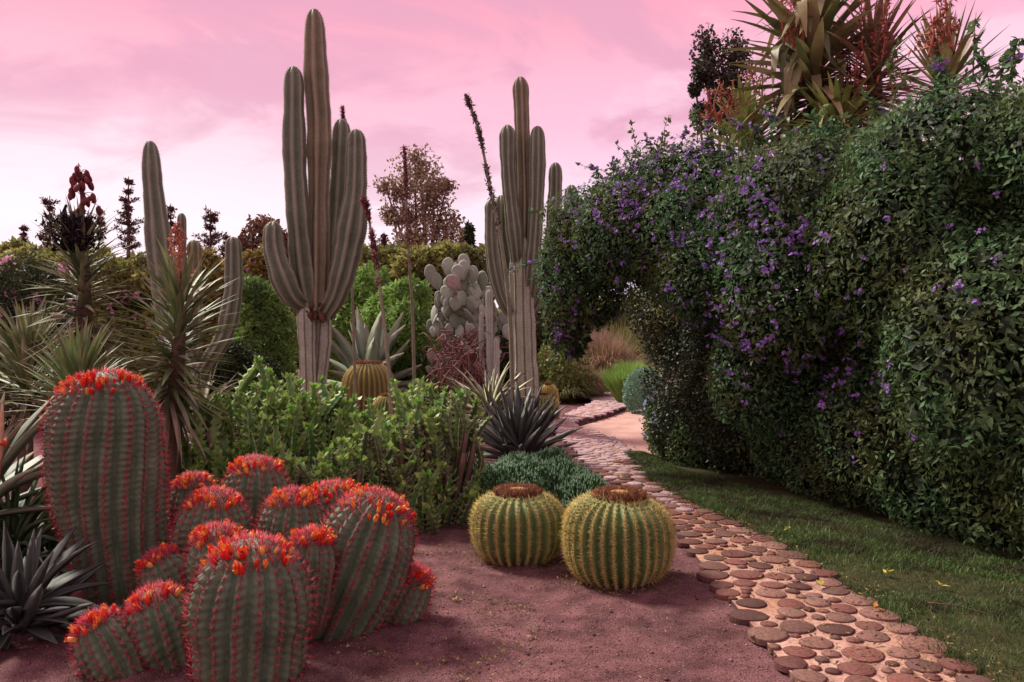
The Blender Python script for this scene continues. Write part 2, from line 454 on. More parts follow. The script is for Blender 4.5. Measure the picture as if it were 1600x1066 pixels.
def build_path():
    rg = np.random.default_rng(77)
    m, nt, N, L = new_mat('pink_mortar')
    c = n_ramp(N, L, n_world_noise(N, L, 1.1, 4), [(0.38, 0.19, 0.125), (0.52, 0.32, 0.27)], [0.35, 0.7])
    c = n_mix(N, L, 0.6, c, n_ramp(N, L, n_world_noise(N, L, 40, 5, .7), [(.38, .32, .3), (1.2, 1.2, 1.2)], [0.36, 0.56]), 'MULTIPLY')
    c = n_mix(N, L, n_ramp(N, L, n_world_noise(N, L, 4.5, 6, .7), [(0, 0, 0), (.8, .8, .8)], [.5, .68]), c, (0.17, 0.085, 0.072))
    mortar = finish(m, nt, N, L, c, 0.92, 0.1, 0, n_world_noise(N, L, 90, 4), 0.6, 0.006)
    root = part('path', np.zeros((3, 3)), [np.array([[0, 1, 2]])], mortar, None); bpy.data.objects.remove(root)
    k = 7; w = np.linspace(0, 1, k)
    base = PL[:, None] * (1 - w)[None, :, None] + PR[:, None] * w[None, :, None]
    base[..., 2] = PZ[:, None]
    edge = np.concatenate([np.concatenate([PL[:, :2], np.full((NP_, 1), -0.06)], 1)[:, None], base, np.concatenate([PR[:, :2], np.full((NP_, 1), -0.06)], 1)[:, None]], 1)
    V = edge.reshape(-1, 3)
    gf = grid_faces(NP_, k + 2, False); side = (np.arange(len(gf)) % (k + 1) == 0) | (np.arange(len(gf)) % (k + 1) == k)
    root = part('path', V, [gf], [mortar, plain_mat('dark_edge_earth', [(.05, .025, .025), (.09, .042, .04)], .95, .1, 8)], None, fm=[side.astype(np.int32)], smooth=False); tag(root, kind='structure')  # side faces of the strip in dark red-brown earth colour
    # slices laid in the mortar: dart throwing with mixed radii
    A = np.linalg.norm(np.cross(PR[:-1] - PL[:-1], PL[1:] - PL[:-1]), axis=1); pr = A / A.sum()
    tries = 26000; i = rg.choice(NP_ - 1, tries, p=pr); f = rg.uniform(size=tries); e = rg.uniform(0.0, 1.0, tries)
    l = PL[i] * (1 - f)[:, None] + PL[i + 1] * f[:, None]; q = PR[i] * (1 - f)[:, None] + PR[i + 1] * f[:, None]
    wd = np.linalg.norm(q - l, axis=1); e = np.clip(e * 1.06 - .03, 0.015 / wd, 1 - 0.02 / wd)
    q = l * (1 - e)[:, None] + q * e[:, None]; want = rg.choice([.19, .17, .155], tries, p=[.25, .45, .3]); want[12000:] = .148
    X = np.zeros((0, 2)); Z = []
    for a in range(tries):
        if q[a, 1] > 24: continue
        if len(X) and (np.hypot(X[:, 0] - q[a, 0], X[:, 1] - q[a, 1]) < want[a]).any(): continue
        X = np.vstack([X, q[a, :2]]); Z.append(PZ[i[a]])
    D = np.hypot(X[:, None, 0] - X[None, :, 0], X[:, None, 1] - X[None, :, 1]); np.fill_diagonal(D, 9)
    rad = np.full(len(X), .03); cap = rg.uniform(.082, .112, len(X))
    for _ in range(80):                                   # grow every slice until it touches a neighbour
        free = D.min(1) * 0 + (D - rad[None, :]).min(1) - rad - 0.004
        rad = np.minimum(rad + np.clip(free, 0, .003), cap)
    pts = [(X[k, 0], X[k, 1], Z[k], rad[k]) for k in range(len(X))]
    for a in range(0, tries, 2):                          # small slices plug the gaps that are left
        gap = (np.hypot(X[:, 0] - q[a, 0], X[:, 1] - q[a, 1]) - rad).min()
        if gap > .030 and q[a, 1] < 14:
            X = np.vstack([X, q[a, :2]]); rad = np.append(rad, min(gap - .004, .075)); pts.append((q[a, 0], q[a, 1], PZ[i[a]], rad[-1]))
    pts.sort(key=lambda p: -p[3] / p[1] ** 2 if p[1] > 2.9 else 0)
    m, nt, N, L = new_mat('paving_slice_wood')
    c = n_ramp(N, L, n_rand(N, L), [(0.08, 0.036, 0.03), (0.14, 0.05, 0.042), (0.21, 0.078, 0.06), (0.12, 0.06, 0.05), (0.24, 0.12, 0.095), (0.16, 0.055, 0.045)])
    g = n_world_noise(N, L, 55, 5, .65); c = n_mix(N, L, .8, c, n_ramp(N, L, g, [(.45, .42, .42), (1.4, 1.4, 1.4)], [.32, .66]), 'MULTIPLY')
    c = n_mix(N, L, n_ramp(N, L, n_world_noise(N, L, 7, 6, .7), [(0, 0, 0), (.5, .5, .5)], [.52, .70]), c, (0.17, 0.09, 0.075))
    c = n_mix(N, L, n_ramp(N, L, n_world_noise(N, L, 13, 6, .7), [(0, 0, 0), (.8, .8, .8)], [.56, .70]), c, (0.05, 0.036, 0.026))
    stone = finish(m, nt, N, L, c, 0.8, 0.25, 0, g, 0.9, 0.006)
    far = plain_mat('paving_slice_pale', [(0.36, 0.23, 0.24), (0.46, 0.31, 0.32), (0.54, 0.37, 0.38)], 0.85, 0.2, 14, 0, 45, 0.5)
    def disc(seed, n=13):
        q = np.random.default_rng(seed); a = np.linspace(0, 2 * math.pi, n, endpoint=False)
        r = 1 + 0.05 * np.sin(a * 2 + q.uniform(0, 6)) + 0.04 * np.sin(a * 3 + q.uniform(0, 6)) + q.uniform(-.02, .02, n)
        o = np.stack([np.cos(a) * r, np.sin(a) * r], 1); z = 1.0
        V = np.vstack([np.c_[o * 1.0, np.full(n, -0.022)], np.c_[o, np.full(n, 0.003)], np.c_[o * 0.93, np.full(n, 0.0065)], [[0, 0, 0.007]]])
        Fs = [grid_faces(3, n)]; j = np.arange(n)
        Fs.append(np.stack([2 * n + j, 2 * n + (j + 1) % n, np.full(n, 3 * n)], 1)); return V, Fs
    var = [mesh('paving_slice', *disc(s), [stone]) for s in range(5)]
    varf = [mesh('paving_slice', *disc(s), [far]) for s in range(5)]
    acc = Acc()
    for i, (x, y, z, r) in enumerate(pts):
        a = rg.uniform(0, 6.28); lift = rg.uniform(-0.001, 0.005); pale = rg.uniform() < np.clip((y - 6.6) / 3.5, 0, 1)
        if i < 300 and y > 2.9:
            M = Matrix.Translation((x, y, z + lift)) @ Matrix.Rotation(rg.normal() * 0.02, 4, 'X') @ Matrix.Rotation(a, 4, 'Z') @ Matrix.Diagonal((r, r * rg.uniform(.93, 1.08), 1, 1))
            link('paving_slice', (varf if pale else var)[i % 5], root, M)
        else:
            V, Fs = disc(i % 5); c, s = math.cos(a), math.sin(a)
            V = np.stack([(V[:, 0] * c - V[:, 1] * s) * r + x, (V[:, 0] * s + V[:, 1] * c) * r + y, V[:, 2] + z + lift], 1)
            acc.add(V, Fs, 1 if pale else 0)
    V, Fs, fm = acc.out(); part('small_slices', V, Fs, [stone, far], root, fm, smooth=False, kind='stuff')
    return root
build_path()

def flat_patch(name, pix, z, mat, kind='structure', world=None):
    p = np.array([G(*q) for q in pix]) if world is None else np.array(world)
    me = bpy.data.meshes.new(name); me.from_pydata([(a, b, z) for a, b in p], [], [list(range(len(p)))]); me.materials.append(mat)
    return tag(link(name, me), kind=kind)

def simple_ground(name, a, b, sc=3.0, fine=120):
    m, nt, N, L = new_mat(name); f = n_world_noise(N, L, fine, 3)
    c = n_ramp(N, L, n_world_noise(N, L, sc, 5, .6), [a, b], [0.35, 0.65])
    c = n_mix(N, L, 0.8, c, n_ramp(N, L, f, [(.45, .45, .45), (1.5, 1.5, 1.5)], [0.3, 0.7]), 'MULTIPLY')
    return finish(m, nt, N, L, c, 0.95, 0.1, 0, f, 0.6, 0.01)

right_far = [(893, 670), (925, 663), (957, 652), (979, 641), (990, 636)]
flat_patch('sand_bed', [(893, 672), (925, 662), (957, 652), (980, 641), (1010, 640), (1100, 660), (1130, 700), (1080, 735), (1000, 735), (984, 720), (974, 700), (955, 688), (925, 680)], 0.016,
           simple_ground('pink_sand', (0.42, 0.24, 0.20), (0.56, 0.34, 0.29), 2.0, 60))
RE = [G(*b) for a, b in PAIRS]
lawn_w = [tuple(q) for q in RE[0:11]] + [tuple(G(1000, 716)), tuple(G(1060, 716)), (2.6, 10.4), (4.6, 8.0), (5.2, 4.0), (4.6, 2.2)]
flat_patch('lawn', None, 0.019, simple_ground('lawn_soil', (0.030, 0.032, 0.014), (0.06, 0.055, 0.022), 5, 90), world=lawn_w)

def grass():
    rg = np.random.default_rng(31); n = 130000
    y = rg.uniform(3.0, 10.6, n) ; u = rg.uniform(0, 1, n)
    ry = np.array([q[1] for q in RE[:11]]); rx = np.array([q[0] for q in RE[:11]])
    o = np.argsort(ry); xe = np.interp(y, ry[o], rx[o])
    hx = np.interp(y, [3, 4.8, 7.2, 9.2, 10.6], [4.2, 3.5, 2.75, 1.95, 1.75])
    x = xe - 0.015 + rg.normal(0, .02, n) + (hx - xe) * u
    keep = rg.uniform(size=n) < np.clip(2.5 / (y * 0.35), 0, 1) * (0.22 + 0.78 * (wob(np.stack([x, y, 0 * x], 1), 5, 3.4, 3) > -0.12))
    x, y = x[keep], y[keep]; n = len(x)
    h = rg.uniform(0.018, 0.06, n) * np.clip(0.7 + 0.5 * wob(np.stack([x, y, 0 * x], 1), 15, 2.0), .4, 1.4); a = rg.uniform(0, 6.28, n); w = rg.uniform(0.0016, 0.003, n) * np.clip(y / 4, 1, 2.2)
    lean = rg.normal(0, 0.55, (n, 2)) * h[:, None]
    b = np.stack([x, y, np.full(n, 0.017)], 1); s = np.stack([np.cos(a), np.sin(a), 0 * a], 1) * w[:, None]
    mid = b + np.c_[lean * 0.35, h * 0.6]; tip = b + np.c_[lean, h]
    V = np.stack([b - s, b + s, mid + s * .7, mid - s * .7, tip], 1).reshape(-1, 3); o = np.arange(n)[:, None] * 5
    m = leaf_mat('grass_blade', [(0.035, 0.08, 0.02), (0.07, 0.15, 0.038), (0.12, 0.20, 0.055), (0.19, 0.18, 0.08)], 0.6, 0.2, 0.25, clump=(0.065, 0.062, 0.03), cscale=2.2)
    tag(part('grass', V, [o + np.array([[0, 1, 2, 3]]), o + np.array([[3, 2, 4]])], m, None), 'short patchy green grass beside the slice path', 'grass', kind='stuff')
grass()

# ------------------------------------------------------------------ barrel cacti
M_fero = skin_mat('grey_green_cactus_skin', (0.065, 0.10, 0.055), (0.145, 0.20, 0.12), (0.10, 0.03, 0.025), 0.6, nscale=7, crest_amt=0.7, base=(0.10, 0.065, 0.045))
M_fspine = plain_mat('red_spine', [(0.20, 0.03, 0.035), (0.50, 0.03, 0.06), (0.72, 0.05, 0.10), (0.66, 0.20, 0.18)], 0.5, 0.3, 20, 0.15)
M_bud = plain_mat('cactus_bud', [(0.66, 0.012, 0.02), (0.76, 0.02, 0.02), (0.80, 0.08, 0.025), (0.85, 0.28, 0.05), (0.88, 0.52, 0.14)], 0.5, 0.3, 30, 0.2)
M_gold = skin_mat('golden_barrel_skin', (0.06, 0.11, 0.03), (0.105, 0.165, 0.05), (0.34, 0.34, 0.12), 0.6, nscale=5, crest_amt=0.4, base=(0.11, 0.075, 0.045))
M_gspine = plain_mat('yellow_spine', [(0.62, 0.48, 0.12), (0.74, 0.60, 0.20), (0.58, 0.36, 0.10), (0.80, 0.70, 0.32)], 0.5, 0.3, 20, 0.15)
M_dry = plain_mat('dried_flower_brown', [(0.05, 0.018, 0.012), (0.10, 0.032, 0.02), (0.17, 0.055, 0.028), (0.22, 0.09, 0.05)], 0.9, 0.1, 20)
M_wool = plain_mat('orange_wool', [(0.34, 0.18, 0.07), (0.46, 0.26, 0.11)], 0.95, 0.05, 40, 0, 90, 1.0)

def bud_mesh(seed):
    rg = np.random.default_rng(seed); acc = Acc()
    seg = 6; zs = np.array([0, .35, .7, .86]); rs = np.array([.22, .33, .27, .16])
    a = np.linspace(0, 6.283, seg, endpoint=False)
    V = np.concatenate([np.c_[np.cos(a) * r, np.sin(a) * r, np.full(seg, z)] for z, r in zip(zs, rs)])
    acc.add(V, [grid_faces(4, seg)])
    for k in range(7):                                      # petals flaring at the mouth
        q = k / 7 * 6.283 + rg.uniform(-.2, .2); l = rg.uniform(.15, .34); c, s = math.cos(q), math.sin(q)
        op = rg.uniform(.12, .34)
        acc.add([[c * .14 + s * .12, s * .14 - c * .12, .78], [c * .14 - s * .12, s * .14 + c * .12, .78], [c * op - s * .08, s * op + c * .08, .8 + l * .6], [c * (op + .06), s * (op + .06), .8 + l], [c * op + s * .08, s * op - c * .08, .8 + l * .6]],
                [np.array([[0, 1, 2, 4]]), np.array([[4, 2, 3]])])
    V, Fs, fm = acc.out(); return mesh('flower_bud', V, Fs, [M_bud], smooth=False)
BUDS = [bud_mesh(s) for s in range(4)]

def align_z(d, loc, sx, sz, spin):
    q = Vector(d).normalized().to_track_quat('Z', 'Y').to_matrix().to_4x4()
    return Matrix.Translation(loc) @ q @ Matrix.Rotation(spin, 4, 'Z') @ Matrix.Diagonal((sx, sx, sz, 1))

def red_cactus(label, base, top, d, half, ribs, seed, depth_lean=0.0, nb=34, bulge=0.36, tall=False, bend=(0, 0), bs=1.0, ctilt=0.0):
    rg = np.random.default_rng(seed); nb = int(nb * 1.1)
    b = P(base[0], base[1], d); t = P(top[0], top[1], d); t[1] += depth_lean
    R = half * .93 / F * d; mid = (b + t) / 2 + np.array([bend[0], 0, bend[1]])
    Lr = np.linalg.norm(t - b); cap = min(R * (1.2 if tall else 1.3), Lr * 0.62)
    n = 150 if tall else 74
    ctrl = spline([b, mid, t], n * 3)
    s = np.linspace(0, 1, len(ctrl)); q = 1 - (1 - np.linspace(0, 1, n)) ** 1.55            # denser rows near the crown
    path = np.stack([np.interp(q, s, ctrl[:, k]) for k in range(3)], 1)
    ln = np.concatenate([[0], np.cumsum(np.linalg.norm(np.diff(path, axis=0), axis=1))])
    prof = cap_profile(ln, ln[-1], R, cap, 2.1)
    x = np.clip(ln / (ln[-1] - cap + 1e-6), 0, 1)
    prof = prof * (1 - bulge * (1 - x) ** 1.6) * (1 + 0.025 * np.sin(x * 9 + seed))
    root = thing('red_spined_cactus', label, 'cactus', (b[0], b[1], 0.0), 'red spined barrel cacti crowded in one clump')
    nar = int(ln[-1] / 0.036)
    V, Fs, cr, al, ar = ribbed(path, prof, ribs, 0.21, 0.8, 8, 0.026, nar, 0.15 if not tall else 0.7, seed)
    sd_ = V - 0
    part('body', V, Fs, [M_fero], root, attrs={'crest': cr, 'along': al})
    # spines only where they are above ground
    a2 = ar[ar[:, 2] > -0.05]
    acc = Acc(); acc.add(*areole_spines(a2, 6, 0.042 * bs, 0.0013, 0.95, seed, 0.8))
    acc.add(*areole_spines(a2, 2, 0.050 * bs, 0.0016, 0.45, seed + 9, 1.0))
    cz = unit(path[-1] - path[-6])[0] if False else unit((path[-1] - path[-8])[None])[0]
    # bristling crown
    k = 640; al_ = rg.uniform(0, 6.28, k); rr = np.sqrt(rg.uniform(0, 1, k)) * R * 0.74
    T, U, B = frames(path); 
    def crown_pt(rr, al_):
        """point and normal on the dome at radius rr from the axis"""
        idx = np.interp(-rr, -prof[n // 2:], np.arange(n // 2, n)); i0 = np.clip(idx.astype(int), 0, n - 2); f = (idx - i0)[:, None]
        c = path[i0] * (1 - f) + path[i0 + 1] * f
        dirv = np.cos(al_)[:, None] * U[i0] + np.sin(al_)[:, None] * B[i0]
        slope = (prof[np.clip(i0 + 1, 0, n - 1)] - prof[i0]) / np.maximum(np.linalg.norm(path[i0 + 1] - path[i0], axis=1), 1e-5)
        return c + dirv * rr[:, None], unit(dirv - slope[:, None] * T[i0])
    cp, cn = crown_pt(rr, al_)
    acc.add(*spikes(cp, cn + rg.normal(0, .45, (k, 3)), 0.044 * bs * rg.uniform(.6, 1.2, k), 0.002))
    Vs, Fss, fm = acc.out(); part('spines', Vs, Fss, [M_fspine], root, smooth=False, kind='stuff')
    # buds in a ring round the crown
    al_ = rg.uniform(0, 6.28, nb); rr = R * rg.uniform(0.42, 0.74, nb)
    bp, bn = crown_pt(rr, al_)
    for i in range(nb):
        dv = unit((bn[i] * 0.9 + np.array([0, 0, .5]) + rg.normal(0, .22, 3))[None])[0]; sz = rg.uniform(0.030, 0.056) * bs
        link('flower_bud', BUDS[i % 4], root, align_z(dv, Vector(bp[i] - dv * 0.004 - np.array(root.location)), sz * 0.85, sz, rg.uniform(0, 6)))
    return root

red_cactus('tallest red spined cactus, leaning column with an orange crown', (215, 960), (158, 581), 4.6, 90, 18, 1, tall=True, nb=70, bulge=0.30, bend=(-0.05, 0.0))
red_cactus('small round red spined cactus at the back, touching the tall column', (305, 838), (302, 743), 5.0, 42, 14, 2, nb=26)
red_cactus('round red spined cactus at the very back of the clump, highest of the globes', (400, 850), (400, 716), 4.95, 57, 16, 3, nb=36)
red_cactus('squat red spined cactus pressed between the tall column and the centre globes', (333, 890), (334, 768), 4.5, 61, 17, 4, nb=36)
red_cactus('bright red crowned cactus in the middle of the clump', (455, 880), (457, 768), 4.5, 54, 16, 5, nb=32)
red_cactus('half hidden red spined cactus behind the fat leaning one', (530, 890), (518, 756), 4.8, 62, 16, 6, nb=40)
red_cactus('fat red spined cactus leaning over the red gravel, flowers along its crown', (505, 1020), (600, 772), 4.2, 82, 18, 7, tall=False, nb=50, bulge=0.22, bend=(0.02, 0.01))
red_cactus('small red spined cactus leaning out lowest beside the open gravel', (600, 1000), (655, 890), 4.35, 42, 14, 8, nb=22)
red_cactus('small round red spined cactus peeping over the front column', (345, 965), (340, 824), 4.05, 55, 15, 9, nb=36)
red_cactus('narrow red spined cactus wedged behind the front column', (478, 985), (489, 832), 3.95, 43, 14, 10, nb=28)
red_cactus('front red spined cactus, short thick column with orange and yellow flowers', (392, 1078), (393, 842), 3.55, 98, 18, 11, nb=52, bulge=0.2, bs=0.95)
red_cactus('small red spined cactus at the foot of the tall column', (286, 945), (240, 866), 4.15, 42, 14, 12, nb=20)
red_cactus('dark globe shaped red spined cactus with few yellow buds', (282, 1050), (233, 922), 3.75, 58, 16, 13, nb=22)
red_cactus('outermost red spined cactus leaning towards the dark agave', (214, 1085), (140, 965), 3.65, 50, 15, 14, nb=20)

M_goldm = skin_mat('tan_barrel_skin', (0.14, 0.14, 0.045), (0.20, 0.18, 0.06), (0.52, 0.38, 0.13), 0.6, nscale=5, crest_amt=0.6)
M_goldy = skin_mat('bright_yellow_barrel_skin', (0.26, 0.20, 0.05), (0.36, 0.27, 0.07), (0.60, 0.44, 0.12), 0.6, nscale=5, crest_amt=0.6)
def golden_barrel(label, cx, d, half, ypx_top, seed, ribs=30, crown=0.48, sink=0.0, detail=True, group='golden barrel cacti', spine=0.030, skin=None, zb=0.0):
    rg = np.random.default_rng(seed)
    R = half / F * d; x = (cx - CX) / F * d; zt = H + (CY - ypx_top) / F * d; L = zt - zb + sink
    n = 70; s = np.linspace(0, 1, n); q = 1 - (1 - s) ** 1.3
    path = np.stack([np.full(n, x) + .012 * (seed % 3 - 1) * np.sin(q * 3), np.full(n, d), zb - sink + q * L], 1)
    h = q; m = 0.46
    up = np.sqrt(np.maximum(1 - np.clip((h - m) / (1 - m), 0, 1) ** 3.3, 0)); lo = np.sqrt(np.maximum(1 - (np.clip((m - h) / m, 0, 1) * 0.78) ** 2.4, 0))
    prof = R * np.minimum(up, lo)
    root = thing('golden_barrel_cactus', label, 'cactus', (x, d, zb), group)
    nar = int(2.0 * L / 0.036)
    V, Fs, cr, al, ar = ribbed(path, prof, ribs, 0.13, 1.25, 8, 0.006, nar, 0.0, seed)
    # areoles evenly along the profile arc rather than height
    part('body', V, Fs, [skin or M_gold], root, attrs={'crest': cr, 'along': al})
    acc = Acc(); acc.add(*areole_spines(ar, 9, spine * 1.35, 0.0016, 1.0, seed, 0.5)); acc.add(*areole_spines(ar, 3, spine * 1.7, 0.0017, 0.6, seed + 3, 1.0, 0.35))
    Vs, Fss, fm = acc.out(); part('spines', Vs, Fss, [M_gspine], root, smooth=False, kind='stuff')
    # crown: ring of dried flowers round a woolly centre
    top = zb - sink + L
    a = np.linspace(0, 6.283, 28, endpoint=False); rw = R * crown * 0.42
    dz = lambda r: top - L * (1 - m) * (1 - np.sqrt(np.maximum(1 - (r / R) ** 2, 0)) ) * 0.55
    rings = [rw, rw * .8, rw * .45]; zs = [top + 0.004, top + 0.018, top + 0.022]
    Vw = np.concatenate([np.c_[x + np.cos(a) * r * (1 + .04 * np.sin(a * 5)), d + np.sin(a) * r, np.full(28, z)] for r, z in zip(rings, zs)] + [np.array([[x, d, top + 0.020]])])
    j = np.arange(28); part('wool', Vw, [grid_faces(3, 28), np.stack([56 + j, 56 + (j + 1) % 28, np.full(28, 84)], 1)], [M_wool], root)
    k = 1300; al_ = rg.uniform(0, 6.28, k); rr = R * crown * (0.42 + 0.6 * rg.uniform(0, 1, k) ** 0.9)
    pos = np.stack([x + np.cos(al_) * rr, d + np.sin(al_) * rr, top - 0.006 - 0.35 * np.maximum(rr - R * crown * .75, 0)], 1)
    o = np.stack([np.cos(al_), np.sin(al_), 0 * al_], 1); dirv = o * (rg.uniform(-.5, .9, k) * (rr / (R * crown)))[:, None] + np.array([0, 0, 1.0]) + rg.normal(0, .25, (k, 3))
    acc = Acc(); acc.add(*spikes(pos, dirv, 0.05 * rg.uniform(.6, 1.2, k), 0.0042))
    Vs, Fss, fm = acc.out(); part('dried_flowers', Vs, Fss, [M_dry], root, smooth=False, kind='stuff')
    return root

golden_barrel('bigger golden barrel cactus in front, close to the slice path', 968, 5.05, 84, 772, 21, 31)
golden_barrel('smaller golden barrel cactus standing behind its neighbour, near the dark shrub', 809, 5.5, 71, 767, 22, 27, .5)
golden_barrel('golden barrel cactus half hidden behind the green euphorbia', 575, 14.0, 40, 566, 23, 30, 0.55, zb=0.0, skin=M_goldm)
golden_barrel('low golden barrel cactus peeping out just before the half hidden one', 606, 12.4, 23, 618, 24, 24, 0.4)
golden_barrel('tall golden barrel cactus beside the ribbed trunk at the path bend', 848, 14.2, 25, 618, 25, 26, 0.3)
golden_barrel('little bright yellow barrel cactus behind the ribbed trunk', 856, 14.9, 15, 601, 26, 22, 0.3, skin=M_goldy)

# ------------------------------------------------------------------ columnar cacti
M_col = skin_mat('column_cactus_skin', (0.085, 0.105, 0.062), (0.145, 0.158, 0.10), (0.38, 0.355, 0.27), 0.6, nscale=3, crest_amt=0.75, gscale=35)
M_colr = skin_mat('column_cactus_skin_warm', (0.12, 0.105, 0.055), (0.19, 0.155, 0.09), (0.40, 0.33, 0.22), 0.6, nscale=3, crest_amt=0.75, gscale=35)
M_trunk = skin_mat('corky_cactus_trunk', (0.33, 0.345, 0.25), (0.46, 0.475, 0.355), (0.10, 0.065, 0.055), 0.85, nscale=5, crest_amt=0.8, gscale=40)
M_areole = plain_mat('areole_wool', [(0.36, 0.31, 0.25), (0.45, 0.40, 0.33), (0.22, 0.15, 0.11)], 0.9, 0.1)
M_spdark = plain_mat('dark_spine', [(0.05, 0.03, 0.028), (0.10, 0.06, 0.05)], 0.8, 0.1)
M_scar = plain_mat('scar_brown', [(0.10, 0.045, 0.03), (0.16, 0.07, 0.045)], 0.95, 0.1, 14, 0, 40, 1.0)

def column(root, name, pts, d, half, seed, ribs=8, mat=None, depth=0.26, pw=0.95, rad=None, dd=None, spine_mat=None, taper=0.9, nk=1.0, sub=None):
    pts3 = [P(x, y, d + (dd[i] if dd else 0)) for i, (x, y) in enumerate(pts)]
    L0 = sum(np.linalg.norm(np.subtract(pts3[i + 1], pts3[i])) for i in range(len(pts3) - 1)); R = half / F * d
    n = int(np.clip(L0 / (R * 0.22), 30, 130)); path = spline(pts3, n)
    ln = np.concatenate([[0], np.cumsum(np.linalg.norm(np.diff(path, axis=0), axis=1))])
    cap = R * 1.7; q = ln / ln[-1]
    # extra rows in the dome
    lin = np.concatenate([np.linspace(0, ln[-1] - cap, n - 14, endpoint=False), ln[-1] - cap + cap * (1 - (1 - np.linspace(0, 1, 14)) ** 1.6)])
    path = np.stack([np.interp(lin, ln, path[:, k]) for k in range(3)], 1)
    prof = cap_profile(lin, ln[-1], R, cap, 2.2)
    x = lin / ln[-1]
    w = 1 + 0.055 * np.sin(x * 11 * nk + seed) + 0.04 * np.sin(x * 23 * nk + seed * 2.1) + 0.02 * np.sin(x * 51 + seed)
    pr = prof * w * np.interp(x, [0, 0.12, 0.35, 1], [taper * 0.75, taper, 1.0, 1.0])
    if rad: pr = prof * w * np.interp(x, rad[0], rad[1])
    nar = int(ln[-1] / (R * 0.20))
    V, Fs, cr, al, ar = ribbed(path, pr, ribs, depth, pw, 8, 0.012, nar, 0.1, seed)
    o = part(name, V, Fs, [mat or M_col], root, attrs={'crest': cr, 'along': al})
    acc = Acc(); acc.add(*areole_spines(ar, 4, R * 0.14, R * 0.022, 0.9, seed, 0.6))
    Vs, Fss, fm = acc.out()
    sp = part('areoles', Vs, Fss, [spine_mat or M_areole], root, smooth=False, kind='stuff')
    sp.parent = o
    return o

dB = 10.0
big = thing('columnar_cactus', 'tallest columnar cactus, several ribbed arms on twin corky trunks', 'cactus', (*P(490, 600, dB)[:2], 0))
column(big, 'arm', [(496, 486), (497, 420), (497, 330), (498, 200), (493, 120), (491, 14)], dB, 20, 31, 7, M_colr, rad=([0, .2, .4, .55, .75, 1], [.8, .82, .88, 1.02, .92, .82]))
column(big, 'arm', [(484, 482), (474, 420), (466, 340), (460, 240), (459, 104)], dB - 0.15, 19, 32, 7, M_col, dd=[.15, .1, 0, 0, 0], rad=([0, .25, .5, 1], [.85, 1.1, .95, .84]))
column(big, 'arm', [(510, 486), (519, 420), (528, 330), (531, 260), (534, 186)], dB + 0.3, 15, 33, 7, M_col, dd=[-.25, -.1, 0, 0, 0])
column(big, 'arm', [(508, 492), (528, 455), (546, 380), (556, 300), (557, 202)], dB - 0.1, 20, 34, 8, M_col, dd=[.1, 0, 0, 0, 0], rad=([0, .2, .45, .8, 1], [.7, 1.0, 1.12, .82, .8]))
column(big, 'arm', [(480, 480), (456, 462), (437, 420), (428, 385), (427, 346)], dB - 0.2, 18, 35, 7, M_col, dd=[.2, 0, -.1, -.1, -.1], rad=([0, .25, .5, 1], [.7, 1.05, 1.05, .88]))
column(big, 'trunk', [(484, 735), (482, 640), (480, 560), (477, 478)], dB - 0.1, 13.5, 36, 7, M_trunk, 0.2, 0.9, rad=([0, 1], [.9, 1.0]), spine_mat=M_spdark)
column(big, 'trunk', [(490, 735), (493, 640), (500, 560), (504, 482)], dB + 0.12, 15, 37, 7, M_trunk, 0.2, 0.9, rad=([0, 1], [.8, 1.05]), spine_mat=M_spdark)
rg = np.random.default_rng(4); k = 26
acc = Acc()
for i in range(k):                                    # torn brown scars where arms meet the trunks
    p = P(rg.uniform(474, 512), rg.uniform(474, 494), dB - 0.16 + rg.uniform(-.05, .12)); s = rg.uniform(.02, .05)
    V, Fs = tube(p + np.array([[0, 0, -s * 1.6], [0, -.01, -s * .4], [0, 0, s]]) + rg.normal(0, .01, (3, 3)), np.array([.5, 1, .4]) * s * .7, 6); acc.add(V, Fs)
V, Fs, fm = acc.out(); part('scar', V, Fs, [M_scar], big, smooth=False)

dC = 13.0
rc = thing('columnar_cactus', 'columnar cactus at the path bend with a dense candelabra of arms', 'cactus', (*P(818, 600, dC)[:2], 0))
column(rc, 'arm', [(815, 500), (817, 420), (819, 320), (817, 240), (813, 120)], dC, 14, 41, 8, M_colr, rad=([0, .3, .6, 1], [1.1, 1.0, .95, .82]))
column(rc, 'arm', [(812, 440), (806, 380), (798, 310), (794, 260), (793, 195)], dC - .2, 12, 42, 8, M_col, dd=[.2, 0, 0, 0, 0])
column(rc, 'arm', [(826, 480), (832, 420), (838, 330), (840, 260), (840, 197)], dC - .2, 12, 43, 8, M_col, dd=[.2, 0, 0, 0, 0])
column(rc, 'arm', [(828, 490), (848, 440), (862, 370), (867, 310), (868, 254)], dC + .2, 11, 44, 8, M_col)
column(rc, 'arm', [(832, 480), (870, 430), (888, 380), (892, 340), (893, 289)], dC + .45, 12, 45, 8, M_col)
column(rc, 'arm', [(840, 470), (880, 430), (902, 380), (906, 345), (905, 310)], dC + .7, 8, 46, 7, M_col)
column(rc, 'arm', [(806, 500), (785, 470), (772, 420), (767, 370), (768, 312)], dC - .2, 10, 47, 7, M_col, dd=[.2, 0, 0, 0, 0])
column(rc, 'arm', [(808, 490), (797, 450), (786, 390), (783, 350), (783, 305)], dC + .25, 10, 48, 7, M_col)
column(rc, 'trunk', [(822, 677), (820, 600), (818, 540), (816, 470), (814, 360)], dC - .05, 21, 49, 10, M_trunk, 0.16, 0.9, rad=([0, .6, 1], [1.0, 1.0, .7]), spine_mat=M_spdark)

